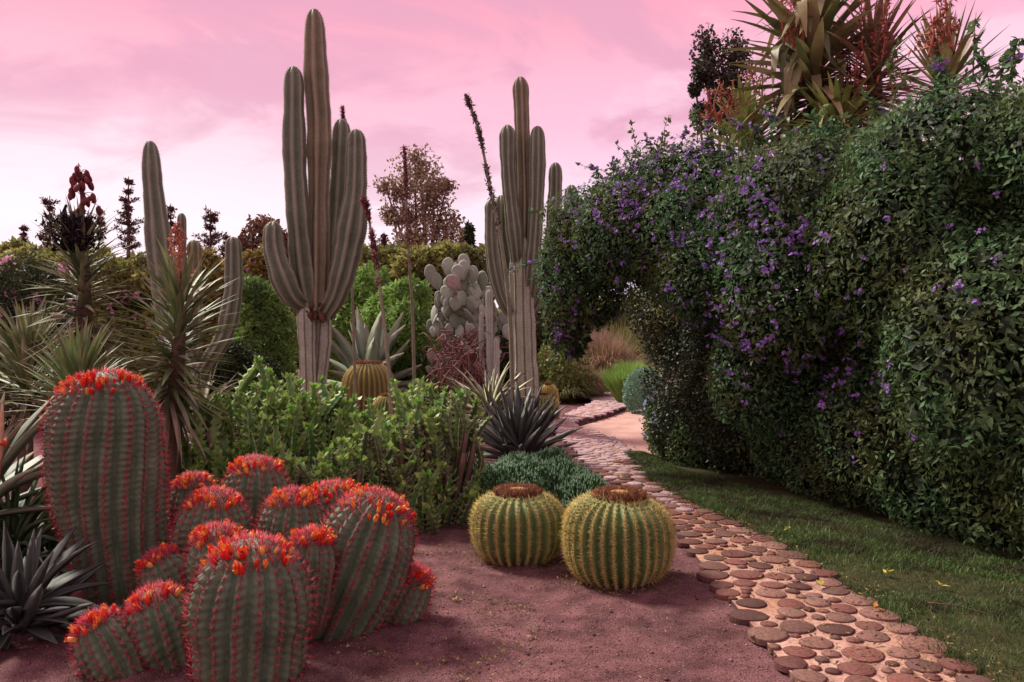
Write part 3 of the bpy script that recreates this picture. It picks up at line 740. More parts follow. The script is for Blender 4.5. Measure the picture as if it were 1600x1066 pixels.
dL = 11.0
lc = thing('columnar_cactus', 'columnar cactus with one straight arm and a curved low arm among the yuccas', 'cactus', (*P(300, 600, dL)[:2], 0))
column(lc, 'arm', [(300, 600), (268, 520), (254, 440), (244, 340), (238, 280), (235, 220)], dL, 18, 51, 7, M_col, rad=([0, .3, .55, .8, 1], [.9, 1.0, 1.05, .85, .72]))
column(lc, 'arm', [(305, 600), (330, 560), (352, 520), (364, 460), (365, 420), (364, 370)], dL - .2, 14, 52, 7, M_col, dd=[.2, 0, 0, 0, 0, 0])
column(lc, 'arm', [(302, 600), (305, 520), (305, 440), (303, 375)], dL + .4, 11, 53, 7, M_colr)
column(lc, 'arm', [(298, 560), (286, 470), (285, 400), (284, 333)], dL + .8, 6.5, 54, 6, M_col)
column(lc, 'trunk', [(300, 702), (300, 650), (302, 580)], dL, 17, 55, 8, M_trunk, 0.16, 0.9, rad=([0, 1], [1.1, 1.0]), spine_mat=M_spdark)

wc = thing('slender_cactus', 'slender whitish cactus in front of the grey prickly pear', 'cactus', (*P(765, 600, 14.0)[:2], 0))
M_white = skin_mat('whitish_cactus_skin', (0.32, 0.33, 0.28), (0.44, 0.44, 0.39), (0.56, 0.55, 0.49), 0.8, nscale=6)
column(wc, 'arm', [(766, 664), (767, 600), (765, 540), (764, 453)], 14.0, 5.5, 61, 9, M_white)
column(wc, 'arm', [(766, 640), (775, 600), (776, 560), (775, 528)], 13.9, 4.5, 62, 9, M_white)
column(wc, 'arm', [(764, 620), (755, 580), (752, 540), (752, 488)], 14.1, 4, 63, 9, M_white)

# ------------------------------------------------------------------ leaf clouds: shrubs, hedges, tree crowns
def blob_points(blobs, n, seed, lump=0.2, lf=2.0, depth=0.25, zmin=0.02, fill=0.0):
    """points near the lumpy surface of a union of ellipsoids; blobs = (cx,cy,cz,rx,ry,rz). Returns positions and outward normals"""
    rg = np.random.default_rng(seed); B = np.array(blobs, float)
    ar = (B[:, 3] * B[:, 4]) ** .8 + (B[:, 3] * B[:, 5]) ** .8 + (B[:, 4] * B[:, 5]) ** .8
    i = rg.choice(len(B), n, p=ar / ar.sum()); d = unit(rg.normal(size=(n, 3)))
    c, r = B[i, :3], B[i, 3:]
    k = 1 + lump * wob(c + d * r, 101 if seed in (140, 200) else seed + 1, lf, 3)
    q = np.minimum(np.abs(rg.normal(0, depth, n)), 0.95)
    if fill: q = np.where(rg.uniform(size=n) < fill, rg.uniform(0, 0.9, n), q)
    p = c + d * r * (k * (1 - q))[:, None]
    inside = np.zeros(n, bool)
    for b in range(len(B)):
        e = np.linalg.norm((p - B[b, :3]) / B[b, 3:], axis=1)
        inside |= (e < 0.62) & (i != b)
    keep = (p[:, 2] > zmin) & ~inside
    return p[keep], unit(d / r)[keep]

def leaves(pos, nor, size, asp, seed, up=0.0, droop=0.0, jit=0.8, fold=0.25, facing=0.6, pointed=True):
    """one folded leaf (two triangles or four) per point. size array or scalar = length"""
    rg = np.random.default_rng(seed); n = len(pos)
    nn = unit(nor * facing + rg.normal(0, jit, (n, 3)) * 0.6)
    ax = unit(np.cross(nn, rg.normal(size=(n, 3)))); ax = unit(ax + np.array([0, 0, up - droop]) + nor * 0.3)
    sd = unit(np.cross(nn, ax)); nn = np.cross(ax, sd)
    l = np.broadcast_to(size, (n,)) * rg.uniform(0.6, 1.25, n); w = l * asp
    l = l[:, None]; w = w[:, None]
    a = pos; b = pos + ax * l * 0.45 + sd * w + nn * w * fold; c = pos + ax * l; e = pos + ax * l * 0.45 - sd * w + nn * w * fold
    V = np.stack([a, b, c, e], 1).reshape(-1, 3); o = np.arange(n)[:, None] * 4
    return V, [np.concatenate([o + np.array([[0, 1, 2]]), o + np.array([[0, 2, 3]])])]

M_bark = plain_mat('bark', [(0.10, 0.06, 0.045), (0.15, 0.095, 0.07)], 0.9, 0.1, 6, 0, 25, 0.8)

def trunk_part(root, base, tops, r, seed, name='trunk', mat=None):
    rg = np.random.default_rng(seed); acc = Acc(); base = np.array(base, float)
    for j, t in enumerate(tops):
        t = np.array(t, float); mid = base * .5 + t * .5 + rg.normal(0, .06, 3) * np.linalg.norm(t - base) * .6
        mid[:2] = mid[:2] * .6 + base[:2] * .4
        V, Fs = tube(spline([base + [0, 0, -.05], mid, t], 8), np.linspace(r if j == 0 else r * .6, r * .18, 8), 7); acc.add(V, Fs)
    V, Fs, fm = acc.out(); return part(name, V, Fs, [mat or M_bark], root)

def shrub(name, label, cat, blobs, n, size, asp, mat, seed, group=None, lump=0.2, lf=2.0, depth=0.25, trunk=0.04, up=0.0, droop=0.0, facing=0.6, part_name='foliage', fill=0.0, jit=0.8):
    B = np.array(blobs); base = B[0]
    root = thing(name, label, cat, (base[0], base[1], 0), group)
    p, nr = blob_points(blobs, n, seed, lump, lf, depth, 0.02, fill)
    V, Fs = leaves(p, nr, size, asp, seed + 5, up, droop, jit, 0.25, facing)
    part(part_name, V, Fs, [mat], root, smooth=False, kind='stuff')
    if trunk: trunk_part(root, (base[0], base[1], 0), [b[:3] + np.array([0, 0, b[5] * .4]) for b in B], trunk, seed)
    return root

# ------------------------------------------------------------------ the purple flowering hedge arching over the path
M_hleaf = leaf_mat('hedge_leaf', [(0.026, 0.07, 0.03), (0.05, 0.13, 0.05), (0.09, 0.19, 0.07), (0.18, 0.29, 0.12)], 0.6, 0.25, 0.32, clump=(0.10, 0.125, 0.04), cscale=1.5)
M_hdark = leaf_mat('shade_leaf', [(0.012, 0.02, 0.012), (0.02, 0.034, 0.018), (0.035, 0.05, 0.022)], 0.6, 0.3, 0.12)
M_lime = leaf_mat('young_leaf', [(0.07, 0.17, 0.04), (0.11, 0.24, 0.07)], 0.45, 0.4, 0.3)
M_purple = plain_mat('purple_petal', [(0.15, 0.07, 0.27), (0.24, 0.10, 0.44), (0.34, 0.19, 0.52), (0.20, 0.12, 0.27)], 0.6, 0.2, 30, 0.3)
M_yellow = plain_mat('flower_eye', [(0.7, 0.5, 0.05), (0.7, 0.55, 0.1)], 0.6)
M_twig = plain_mat('hedge_twig', [(0.05, 0.045, 0.025), (0.09, 0.07, 0.04)], 0.8, 0.2)

A_, B_ = np.array([2.22, 8.9]), np.array([3.45, 4.3]); nrm = np.array([0.96, 0.27])
HB = []
for k, u in enumerate(np.linspace(-0.02, 1.28, 9)):
    c = A_ * (1 - u) + B_ * u + nrm * (1.05 + .12 * math.sin(k * 2.1)); hz = [1.78, 1.80, 1.74, 1.70, 1.72, 1.66, 1.68, 1.62, 1.6][k]
    HB.append((c[0], c[1], hz, 1.08, 0.85, hz + .12))
for k, u in enumerate(np.linspace(.02, 1.2, 9)):
    c = A_ * (1 - u) + B_ * u + nrm * (.80 + .10 * math.sin(k * 1.7) - .22 * u); HB.append((c[0], c[1], .62, .80, .75, .85))
HB += [(2.05, 8.2, 2.3, .62, .6, .6), (2.45, 7.2, 1.95, .6, .7, .7), (3.05, 6.2, 2.3, .7, .8, .8), (3.3, 5.4, 1.5, .7, .8, .9), (2.35, 7.7, 1.2, .5, .5, .6)]
HB += [(2.1, 8.6, 2.95, .85, .8, .78), (1.7, 9.2, 2.95, .7, .7, .75)] + [(2.1, 8.6, 2.75, .85, .8, .75), (1.75, 9.3, 2.75, .75, .75, .75), (2.7, 7.4, 2.75, .8, .9, .7), (3.4, 6.2, 2.9, .9, .9, .62), (3.9, 5.2, 2.75, .8, .8, .6)]
ARM = [(1.05, 9.5, 2.75, .70, .65, .62), (0.72, 9.6, 2.35, .42, .55, .72), (1.45, 9.5, 2.95, .65, .7, .55), (1.25, 8.8, 2.75, .6, .65, .55), (1.75, 8.4, 2.7, .6, .65, .6), (1.9, 8.0, 2.2, .45, .5, .5), (0.62, 9.5, 1.85, .24, .36, .50), (0.98, 9.7, 2.1, .42, .5, .45), (0.75, 9.6, 1.55, .16, .22, .26)]
hedge = thing('flowering_shrub', 'huge dark shrub with purple flowers arching over the slice path', 'shrub', (2.9, 7.0, 0))
p, nr = blob_points(HB + ARM, 400000, 100, 0.2, 1.9, 0.12, 0.03, 0.08)
# keep what the arch does not open: nothing hangs in the path's clearance
V, Fs = leaves(p, nr, np.where(p[:, 1] < 6.5, .050, .044) * np.random.default_rng(6).choice([.7, 1, 1.35], len(p)), 0.2, 101, 0, 0.45, 0.9, 0.25, 0.8); part('foliage', V, Fs, [M_hleaf], hedge, smooth=False, kind='stuff')
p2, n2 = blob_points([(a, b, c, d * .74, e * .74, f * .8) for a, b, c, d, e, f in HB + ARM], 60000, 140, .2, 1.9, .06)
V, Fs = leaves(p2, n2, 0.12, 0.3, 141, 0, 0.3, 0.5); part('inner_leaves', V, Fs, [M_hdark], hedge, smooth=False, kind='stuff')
rg = np.random.default_rng(9); acc = Acc()
for i in range(60):
    b = HB[rg.integers(0, 9)]; q = rg.uniform(-.5, .5, 2)
    base = np.array([b[0] + q[0] * .5, b[1] + q[1] * .5, -.03]); top = np.array([b[0] + q[0] * 1.8, b[1] + q[1] * 1.4, rg.uniform(1.8, 3.1)])
    V, Fs = tube(spline([base, (base + top) / 2 + rg.normal(0, .1, 3), top], 7), np.linspace(.03, .006, 7), 5); acc.add(V, Fs)
for a in ARM[:8]:
    V, Fs = tube(spline([(3.0, 9.6, 0), (2.7, 9.6, 1.9), (1.9, 9.6, 2.8), a[:3]], 12), np.linspace(.05, .008, 12), 6); acc.add(V, Fs)
V, Fs, fm = acc.out(); part('branches', V, Fs, [M_bark], hedge, kind='stuff')

def sprig_mesh(seed, nl=11, L=0.26, mat=None):
    rg = np.random.default_rng(seed); acc = Acc()
    path = spline([(0, 0, 0), (L * .5, rg.normal(0, .012), .02), (L, rg.normal(0, .02), rg.uniform(-.06, .01))], 7)
    V, Fs = tube(path, np.linspace(.0028, .001, 7), 4, False); acc.add(V, Fs, 1)
    for k in range(nl):
        t = 0.12 + 0.88 * k / (nl - 1); p = np.array([np.interp(t, np.linspace(0, 1, 7), path[:, j]) for j in range(3)])
        az = (k % 2 * 2 - 1) * rg.uniform(.4, 1.2) if k < nl - 1 else 0; el = rg.uniform(-.5, .6); l = rg.uniform(.05, .085) * (1.1 - .3 * t)
        d = np.array([math.cos(az) * math.cos(el), math.sin(az) * math.cos(el), math.sin(el)]); s = unit(np.cross(d, rg.normal(0, .5, 3) + [0, 0, 1])[None])[0]; n_ = np.cross(s, d)
        w = l * rg.uniform(.2, .27)
        pts = [p, p + d * l * .3 + s * w + n_ * w * .25, p + d * l * .65 + s * w * .75 + n_ * w * .2 - n_ * l * .03, p + d * l - n_ * l * .12, p + d * l * .65 - s * w * .75 + n_ * w * .2 - n_ * l * .03, p + d * l * .3 - s * w + n_ * w * .25, p + d * l * .5 - n_ * l * .02]
        acc.add(pts, [np.array([[0, 1, 6], [1, 2, 6], [2, 3, 6], [3, 4, 6], [4, 5, 6], [5, 0, 6]])], 0)
    V, Fs, fm = acc.out(); return mesh('leaf_sprig', V, Fs, [mat or M_hleaf, M_twig], fm, smooth=False)
SPRIG = [sprig_mesh(s) for s in range(6)]; SPRIG_Y = [sprig_mesh(s + 30, 9, .2, M_lime) for s in range(2)]

def flower_mesh(seed, nf=5):
    rg = np.random.default_rng(seed); acc = Acc()
    for f in range(nf):
        o = np.array([rg.normal(0, .022), rg.normal(0, .022), rg.uniform(0, .03)]); ax = unit((np.array([0, 0, 1]) + rg.normal(0, .45, 3))[None])[0]
        u = unit(np.cross(ax, [0.3, 1, .2])[None])[0]; v = np.cross(ax, u); r = rg.uniform(.014, .021)
        for k in range(5):
            a = k * 1.2566 + rg.uniform(-.1, .1); d = math.cos(a) * u + math.sin(a) * v; e = -math.sin(a) * u + math.cos(a) * v
            acc.add([o, o + d * r * .6 + e * r * .5 + ax * r * .12, o + d * r + ax * r * rg.uniform(-.2, .2), o + d * r * .6 - e * r * .5 + ax * r * .12], [np.array([[0, 1, 2, 3]])], 0)
        acc.add([o + ax * .006, o + u * .003, o - u * .0015 + v * .0026, o - u * .0015 - v * .0026], [np.array([[0, 1, 2], [0, 2, 3], [0, 3, 1]])], 1)
    V, Fs, fm = acc.out(); return mesh('flower', V, Fs, [M_purple, M_yellow], fm, smooth=False)
FLW = [flower_mesh(s, n) for s, n in enumerate((3, 4, 5, 7, 4))]

def in_view(p): return (p[:, 1] > .3) & (np.abs(p[:, 0] / np.maximum(p[:, 1], .1)) < .66) & (p[:, 2] < 4.4)
p, nr = blob_points(HB + ARM, 80000, 200, 0.2, 1.9, 0.015, 0.1)
cam_v = unit(np.array([0, 0, H]) - p); ok = (np.sum(cam_v * nr, 1) > .05) & in_view(p); p, nr = p[ok], nr[ok]
rg = np.random.default_rng(55); off = np.array(hedge.location)
# sprigs
wt = np.clip(1.0 - (p[:, 1] - 4) * .05, .3, 1) * np.where(p[:, 0] < 1.6, 1.6, 1.0) * (p[:, 1] > 4.5); idx = rg.choice(len(p), 300, False, wt / wt.sum())
for j, i in enumerate(idx):
    d = unit((nr[i] * .9 + np.array([0, 0, -.35]) + rg.normal(0, .45, 3))[None])[0]; sc = rg.uniform(.7, 1.2)
    M = leaf_matrix(p[i] - nr[i] * .22 - off, math.atan2(d[1], d[0]), math.asin(np.clip(d[2], -1, 1)), sc, 1, rg.uniform(-.6, .6))
    me = SPRIG_Y[j % 2] if rg.uniform() < .07 else SPRIG[j % 6]
    link('leaf_sprig', me, hedge, M)
# flower heads: denser towards the sunny upper side over the path
px = CX + F * p[:, 0] / p[:, 1]; py = CY - F * (p[:, 2] - H) / p[:, 1]
wt = np.exp(-((px - 1080) / 260) ** 2 - ((py - 320) / 150) ** 2) * 3 + .35 + 1.2 * np.exp(-((px - 1250) / 150) ** 2 - ((py - 380) / 130) ** 2)
wt = wt * np.where(py > 640, .12, 1); wt = wt * (.15 + np.clip(wob(p, 71, 2.6, 2) + .25, 0, 1.2))
idx = rg.choice(len(p), 950, False, wt / wt.sum())
acc = Acc(); fl = [np.array([v.co[:] for v in m.vertices]) for m in FLW]
near = sorted(idx, key=lambda i: p[i, 1] * rg.uniform(.7, 1.2))
for j, i in enumerate(near):
    sc = rg.uniform(.55, 1.15); M = align_z(nr[i] + np.array([0, -.2, .25]) + rg.normal(0, .4, 3), Vector(p[i] + nr[i] * .03 - off), sc, sc, rg.uniform(0, 6))
    if j < 300: link('flower', FLW[j % 5], hedge, M)
    else:
        k = j % 5; R3 = np.array(M.to_3x3()); Vv = fl[k] @ R3.T + p[i] + nr[i] * .03
        me = FLW[k]
        acc.add(Vv, [np.array([q.vertices[:] for q in me.polygons if len(q.vertices) == 4])], 0)
V, Fs, fm = acc.out(); part('small_flowers', V, Fs, [M_purple], hedge, smooth=False, kind='stuff')
# long free shoots against the sky
SH = []
for k in range(34):
    u = rg.uniform(0, 1); x0 = 930 + 660 * u; y0 = np.interp(x0, [930, 1000, 1100, 1200, 1340, 1400, 1600], [290, 245, 225, 215, 190, 140, 105]); SH.append((x0, y0 + 25, x0 + rg.normal(-8, 22), y0 - rg.uniform(5, 38), np.interp(x0, [930, 1200, 1600], [9.4, 7.9, 5.2]), int(rg.uniform() < .3)))
for k in range(16):
    x0 = rg.uniform(870, 1160); y0 = np.interp(x0, [870, 930, 1000, 1160], [500, 520, 420, 470]); SH.append((x0, y0 - 50, x0 + rg.normal(-5, 15), y0 + rg.uniform(5, 50), np.interp(x0, [870, 1000, 1160], [9.2, 8.8, 7.9]), int(rg.uniform() < .4)))
for (x0, y0, x1, y1, d, c) in tuple(SH) + ((985, 300, 905, 258, 9.4, 1), (1000, 270, 985, 190, 9.3, 0), (1030, 250, 1045, 180, 9.0, 0), (960, 330, 880, 300, 9.4, 0), (905, 420, 800, 420, 9.3, 1), (900, 350, 830, 330, 9.4, 0), (880, 500, 860, 575, 9.3, 0), (905, 480, 890, 560, 9.3, 1), (1210, 205, 1190, 170, 8, 0), (1390, 130, 1405, 60, 6.3, 0), (1520, 120, 1525, 20, 5.6, 0), (1580, 110, 1600, 60, 5.0, 0), (1090, 225, 1085, 170, 8.7, 0), (1160, 420, 1170, 560, 7.6, 0), (1010, 400, 1020, 470, 8.9, 0)):
    a = P(x0, y0, d); b = P(x1, y1, d); mid = (a + b) / 2 + np.array([0, 0, .08]); path = spline([a, mid, b], 14); acc = Acc()
    V, Fs = tube(path, np.linspace(.006, .0015, 14), 4); acc.add(V, Fs, 1)
    nl = 34; t = rg.uniform(.1, 1, nl); pos = np.stack([np.interp(t, np.linspace(0, 1, 14), path[:, k]) for k in range(3)], 1)
    V, Fs = leaves(pos, unit(rg.normal(size=(nl, 3))), .075, .24, int(x0), 0, .2, 1, .25, .4); acc.add(V, Fs, 0)
    V, Fs, fm = acc.out(); part('shoot', V, Fs, [M_hleaf, M_twig], hedge, fm, smooth=False)
    for k in range(2 + c): link('flower', FLW[k], hedge, align_z(rg.normal(size=3) + np.array([0, -1, 1]), Vector(path[-1 - k * 2] - off), 1.2, 1.2, 0)) if c else None

# dark shrub under the arch
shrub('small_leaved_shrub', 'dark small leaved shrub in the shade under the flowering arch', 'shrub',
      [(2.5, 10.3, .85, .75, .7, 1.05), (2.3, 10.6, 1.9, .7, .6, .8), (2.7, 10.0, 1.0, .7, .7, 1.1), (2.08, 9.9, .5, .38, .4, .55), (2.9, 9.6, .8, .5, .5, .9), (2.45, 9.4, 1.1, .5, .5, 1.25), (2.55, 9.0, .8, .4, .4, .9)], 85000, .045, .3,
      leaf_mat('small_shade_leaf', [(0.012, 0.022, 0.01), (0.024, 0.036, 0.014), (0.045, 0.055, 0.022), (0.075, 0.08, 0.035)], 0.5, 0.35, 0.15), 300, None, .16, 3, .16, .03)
# plumbago with pale blue flowers
M_blue = plain_mat('pale_blue_petal', [(0.25, 0.32, 0.62), (0.40, 0.46, 0.72), (0.5, 0.55, 0.75)], 0.6, 0.2, 30, 0.25)
pb = shrub('plumbago_shrub', 'low shrub with pale blue flowers beside the pink sand', 'shrub', [(2.03, 10.05, .3, .30, .3, .42), (2.18, 9.6, .25, .3, .3, .36), (1.93, 10.4, .45, .22, .3, .38)], 9000, .05, .24, M_hleaf, 320, None, .2, 3, .2, .015)
q, nq = blob_points([(2.03, 10.05, .3, .30, .3, .42), (1.93, 10.4, .45, .22, .3, .38)], 400, 321, .2, 3, .01, .1); rg = np.random.default_rng(3)
q = q[nq[:, 1] < .2]; nq = nq[nq[:, 1] < .2]
FB = [m.copy() for m in FLW[:3]]
for m in FB: m.materials[0] = M_blue; m.name = 'flower'
for i in range(26): link('flower', FB[i % 3], pb, align_z(nq[i] + rg.normal(0, .3, 3), Vector(q[i] + nq[i] * .03 - np.array(pb.location)), 1.3, 1.3, i))

# ------------------------------------------------------------------ rosettes: yuccas and agaves
M_yucca = leaf_mat('yucca_leaf', [(0.08, 0.10, 0.05), (0.15, 0.175, 0.085), (0.25, 0.26, 0.14), (0.38, 0.36, 0.22)], 0.55, 0.35, 0.1, tipc=(0.13, 0.09, 0.05))
M_yuccag = leaf_mat('yucca_leaf_green', [(0.08, 0.12, 0.045), (0.16, 0.21, 0.08), (0.27, 0.30, 0.13)], 0.5, 0.35, 0.12, tipc=(0.22, 0.18, 0.09))
M_yuccad = leaf_mat('dry_yucca_leaf', [(0.10, 0.075, 0.05), (0.19, 0.15, 0.10), (0.28, 0.22, 0.15)], 0.75, 0.2, 0.1)
M_agave = leaf_mat('blue_agave_leaf', [(0.12, 0.17, 0.13), (0.17, 0.22, 0.17), (0.22, 0.27, 0.21)], 0.5, 0.3, 0.0, edge=(0.30, 0.31, 0.22), tipc=(0.2, 0.16, 0.1))
M_agdark = leaf_mat('dark_agave_leaf', [(0.028, 0.037, 0.033), (0.05, 0.062, 0.055), (0.085, 0.095, 0.085)], 0.42, 0.45, 0.0, edge=(0.16, 0.165, 0.14))
M_agvar = leaf_mat('variegated_agave_leaf', [(0.11, 0.14, 0.085), (0.16, 0.19, 0.11)], 0.5, 0.3, 0.05, edge=(0.55, 0.50, 0.33))
M_aggrey = leaf_mat('grey_agave_leaf', [(0.018, 0.026, 0.02), (0.034, 0.044, 0.036), (0.06, 0.072, 0.062)], 0.55, 0.35, 0.0, edge=(0.10, 0.10, 0.09))
M_aloe = leaf_mat('aloe_leaf', [(0.05, 0.085, 0.04), (0.085, 0.125, 0.06), (0.13, 0.17, 0.09)], 0.5, 0.35, 0.1)
M_wide = leaf_mat('broad_yucca_leaf', [(0.08, 0.09, 0.035), (0.14, 0.14, 0.055), (0.24, 0.20, 0.09), (0.36, 0.26, 0.13)], 0.5, 0.35, 0.15)
M_limeblade = leaf_mat('yellow_green_leaf', [(0.16, 0.19, 0.05), (0.25, 0.27, 0.08), (0.33, 0.33, 0.11)], 0.5, 0.35, 0.2)

def blades(mats, w, droops, fold, thick=0.0, n=7, belly=0.3, kinks=None):
    return [blade(n, w, dr, fold, thick, mats=[mats], belly=belly, kink=(kinks[i] if kinks else None)) for i, dr in enumerate(droops)]

def rosette(root, axis, n, lr, el_base, el_top, meshes, seed, jit=0.15, r0=0.02, dry=None, dry_n=0, az_range=None, wr=(0.85, 1.15), power=1.0):
    """n leaves up an axis from base to top; lower leaves lie lower. Every leaf is a part"""
    rg = np.random.default_rng(seed); a, b = np.array(axis[0], float), np.array(axis[1], float); off = np.array(root.location)
    for i in range(n):
        t = (i / max(1, n - 1)) ** power; az = i * 2.39996 + rg.normal(0, .15)
        if az_range: az = rg.uniform(*az_range)
        el = el_base * (1 - t) + el_top * t + rg.normal(0, jit); p = a * (1 - t) + b * t
        L = (lr[0] * (1 - t) + lr[1] * t) * rg.uniform(.82, 1.12)
        loc = p + np.array([math.cos(az), math.sin(az), 0]) * r0 - off
        ms = dry if (dry and i < dry_n) else meshes
        link('leaf', ms[rg.integers(len(ms))], root, leaf_matrix(loc, az, el, L, rg.uniform(*wr), rg.normal(0, .12)))

YB = blades(M_yucca, 0.036, [0.05, 0.12, 0.2, 0.0], 0.35); YG = blades(M_yuccag, 0.037, [0.03, 0.10, 0.16], 0.35); YD = blades(M_yuccad, 0.034, [.25, .4, .6], .3)

def stalk_tube(root, pts, r0, r1, mat, name='stalk', seg=6):
    path = spline(pts, 14); return part(name, *tube(path, np.linspace(r0, r1, 14), seg), [mat], root)

# yucca carrying the black seed head
d = 7.4; b = P(131, 540, d)
y1 = thing('yucca', 'tall yucca topped by a black seed head and hanging red pods', 'yucca', (b[0], b[1], 0), 'spiky yuccas')
part('trunk', *tube(spline([(b[0] + .05, d, -.03), (b[0] + .03, d, .7), P(131, 400, d)], 10), np.linspace(.10, .05, 10), 9), [M_bark], y1)
rosette(y1, (P(133, 556, d), P(125, 376, d)), 300, (.56, .44), -.7, 1.1, YB, 41, .25, .03, YD, 60)
M_pod = plain_mat('red_brown_pod', [(0.12, 0.022, 0.025), (0.18, 0.035, 0.038), (0.09, 0.02, 0.022)], 0.7, 0.2)
M_black = plain_mat('blackened_flower', [(0.012, 0.008, 0.01), (0.03, 0.018, 0.02)], 0.9, 0.1)
M_redstalk = plain_mat('red_flower_stalk', [(0.28, 0.07, 0.05), (0.40, 0.11, 0.08), (0.46, 0.19, 0.11)], 0.7, 0.2)
rg = np.random.default_rng(77)
st = stalk_tube(y1, [P(125, 400, d), P(128, 340, d), P(123, 255, d)], .012, .004, M_pod, 'flower_stalk')
podm = mesh('pod', *tube(spline([(0, 0, 0), (0, 0, -.03), (.004, 0, -.075)], 7), np.array([.2, .8, 1, 1, .95, .7, .15]) * .019, 6), [M_pod])
for i in range(40):
    t = rg.uniform(.38, .98); c = P(126, 395 - t * 138, d); a = rg.uniform(0, 6.28); r = (.24 - .18 * t) * rg.uniform(.4, 1.15); e = c + np.array([math.cos(a) * r, math.sin(a) * r * .8, rg.uniform(-.02, .04)])
    acc = Acc(); V, Fs = tube(np.array([c, (c + e) / 2 + [0, 0, .02], e]), np.array([.004, .003, .002]), 4, False)
    part('pod_stem', V, Fs, [M_pod], y1); sc = rg.uniform(.9, 1.45)
    link('pod', podm, y1, Matrix.Translation(Vector(e - np.array(y1.location))) @ Matrix.Rotation(rg.normal() * .4, 4, 'X') @ Matrix.Diagonal((sc, sc, sc, 1)))
n = 700; t = rg.uniform(0, 1, n); pos = np.stack([P(127, 392, d) * 1.0] * n) + np.c_[rg.normal(0, .085, n), rg.normal(-.13, .06, n), t * .32 - .02]
pos[:, :2] += (rg.normal(0, .03, (n, 2)))
V, Fs = spikes(pos, rg.normal(0, .5, (n, 3)) + np.array([0, 0, .7]), .07, .013); part('dead_flowers', V, Fs, [M_black], y1, smooth=False, kind='stuff')
V, Fs = tube(spline([P(112, 380, d), P(97, 345, d), P(104, 320, d)], 8), np.linspace(.02, .012, 8), 6); part('dead_stem', V, Fs, [M_black], y1)

# yucca with pink-red flower spike
d = 6.6; b = P(275, 640, d)
y2 = thing('yucca', 'dense yucca with a coral red flower spike rising from its crown', 'yucca', (b[0], b[1], 0), 'spiky yuccas')
part('trunk', *tube(spline([(b[0] - .08, d, -.03), (b[0] - .04, d, .5), P(283, 480, d)], 10), np.linspace(.09, .045, 10), 9), [M_bark], y2)
rosette(y2, (P(262, 640, d), P(286, 462, d)), 300, (.56, .50), -.6, 1.2, YB[:3] + YG[1:], 42, .2, .03, YD, 36)
st = stalk_tube(y2, [P(284, 470, d), P(282, 420, d), P(277, 350, d)], .012, .004, M_redstalk, 'flower_stalk')
coral = plain_mat('coral_flower', [(0.38, 0.10, 0.085), (0.48, 0.15, 0.11), (0.50, 0.22, 0.12), (0.26, 0.06, 0.06)], 0.6, 0.2, 20, .2)
n = 420; t = rg.uniform(0, 1, n); c = np.stack([P(283, 462, d)] * n) + (P(277, 348, d) - P(283, 462, d)) * t[:, None]; a = rg.uniform(0, 6.28, n); r = (.15 * (1 - t) ** .6 + .01) * rg.uniform(.2, 1, n)
pos = c + np.c_[np.cos(a) * r, np.sin(a) * r, rg.normal(0, .02, n)]
V, Fs = leaves(pos, unit(rg.normal(size=(n, 3))), .034, .38, 5, 0, .5); part('flowers', V, Fs, [coral], y2, smooth=False, kind='stuff')
acc = Acc()
for i in range(26):
    t = rg.uniform(.05, .9); c = P(283, 462, d) + (P(277, 348, d) - P(283, 462, d)) * t; a = rg.uniform(0, 6.28); r = .15 * (1 - t) ** .6
    acc.add(*tube(np.array([c, c + [math.cos(a) * r * .5, math.sin(a) * r * .5, .05], c + [math.cos(a) * r, math.sin(a) * r, .06]]), np.array([.005, .004, .002]), 4, False))
V, Fs, fm = acc.out(); part('flower_branches', V, Fs, [M_redstalk], y2, kind='stuff')

d = 5.9; b = P(122, 620, d)
y3 = thing('yucca', 'fresh green stemless yucca fanning up behind the tallest red spined cactus', 'yucca', (b[0], b[1], 0), 'spiky yuccas')
part('stem', *tube(np.array([(b[0], d, -.02), (b[0], d, .5), P(122, 640, d)]), np.array([.08, .07, .04]), 8), [M_bark], y3)
rosette(y3, (P(122, 650, d), P(124, 596, d)), 170, (.52, .50), .1, 1.35, YG + YB[1:2], 43, .2, .02)
d = 7.9; b = P(40, 620, d)
y4 = thing('yucca', 'dull yucca spreading wide behind the fresh green one', 'yucca', (b[0], b[1], 0), 'spiky yuccas')
part('stem', *tube(np.array([(b[0], d, -.02), (b[0], d, .5), P(40, 600, d)]), np.array([.08, .07, .05]), 8), [M_bark], y4)
rosette(y4, (P(40, 650, d), P(45, 545, d)), 220, (.70, .62), -.1, 1.15, YB + YG[:1], 44, .2, .03, YD, 30)
d = 8.8; b = P(335, 700, d)
y5 = thing('yucca', 'low half dry yucca tucked behind the coral flowered one', 'yucca', (b[0], b[1], 0), 'spiky yuccas')
part('stem', *tube(np.array([(b[0], d, -.02), (b[0], d, .3), P(320, 640, d)]), np.array([.08, .07, .05]), 8), [M_bark], y5)
rosette(y5, (P(325, 690, d), P(318, 625, d)), 120, (.55, .5), -.1, 1.0, YD + YB, 45, .25, .03)

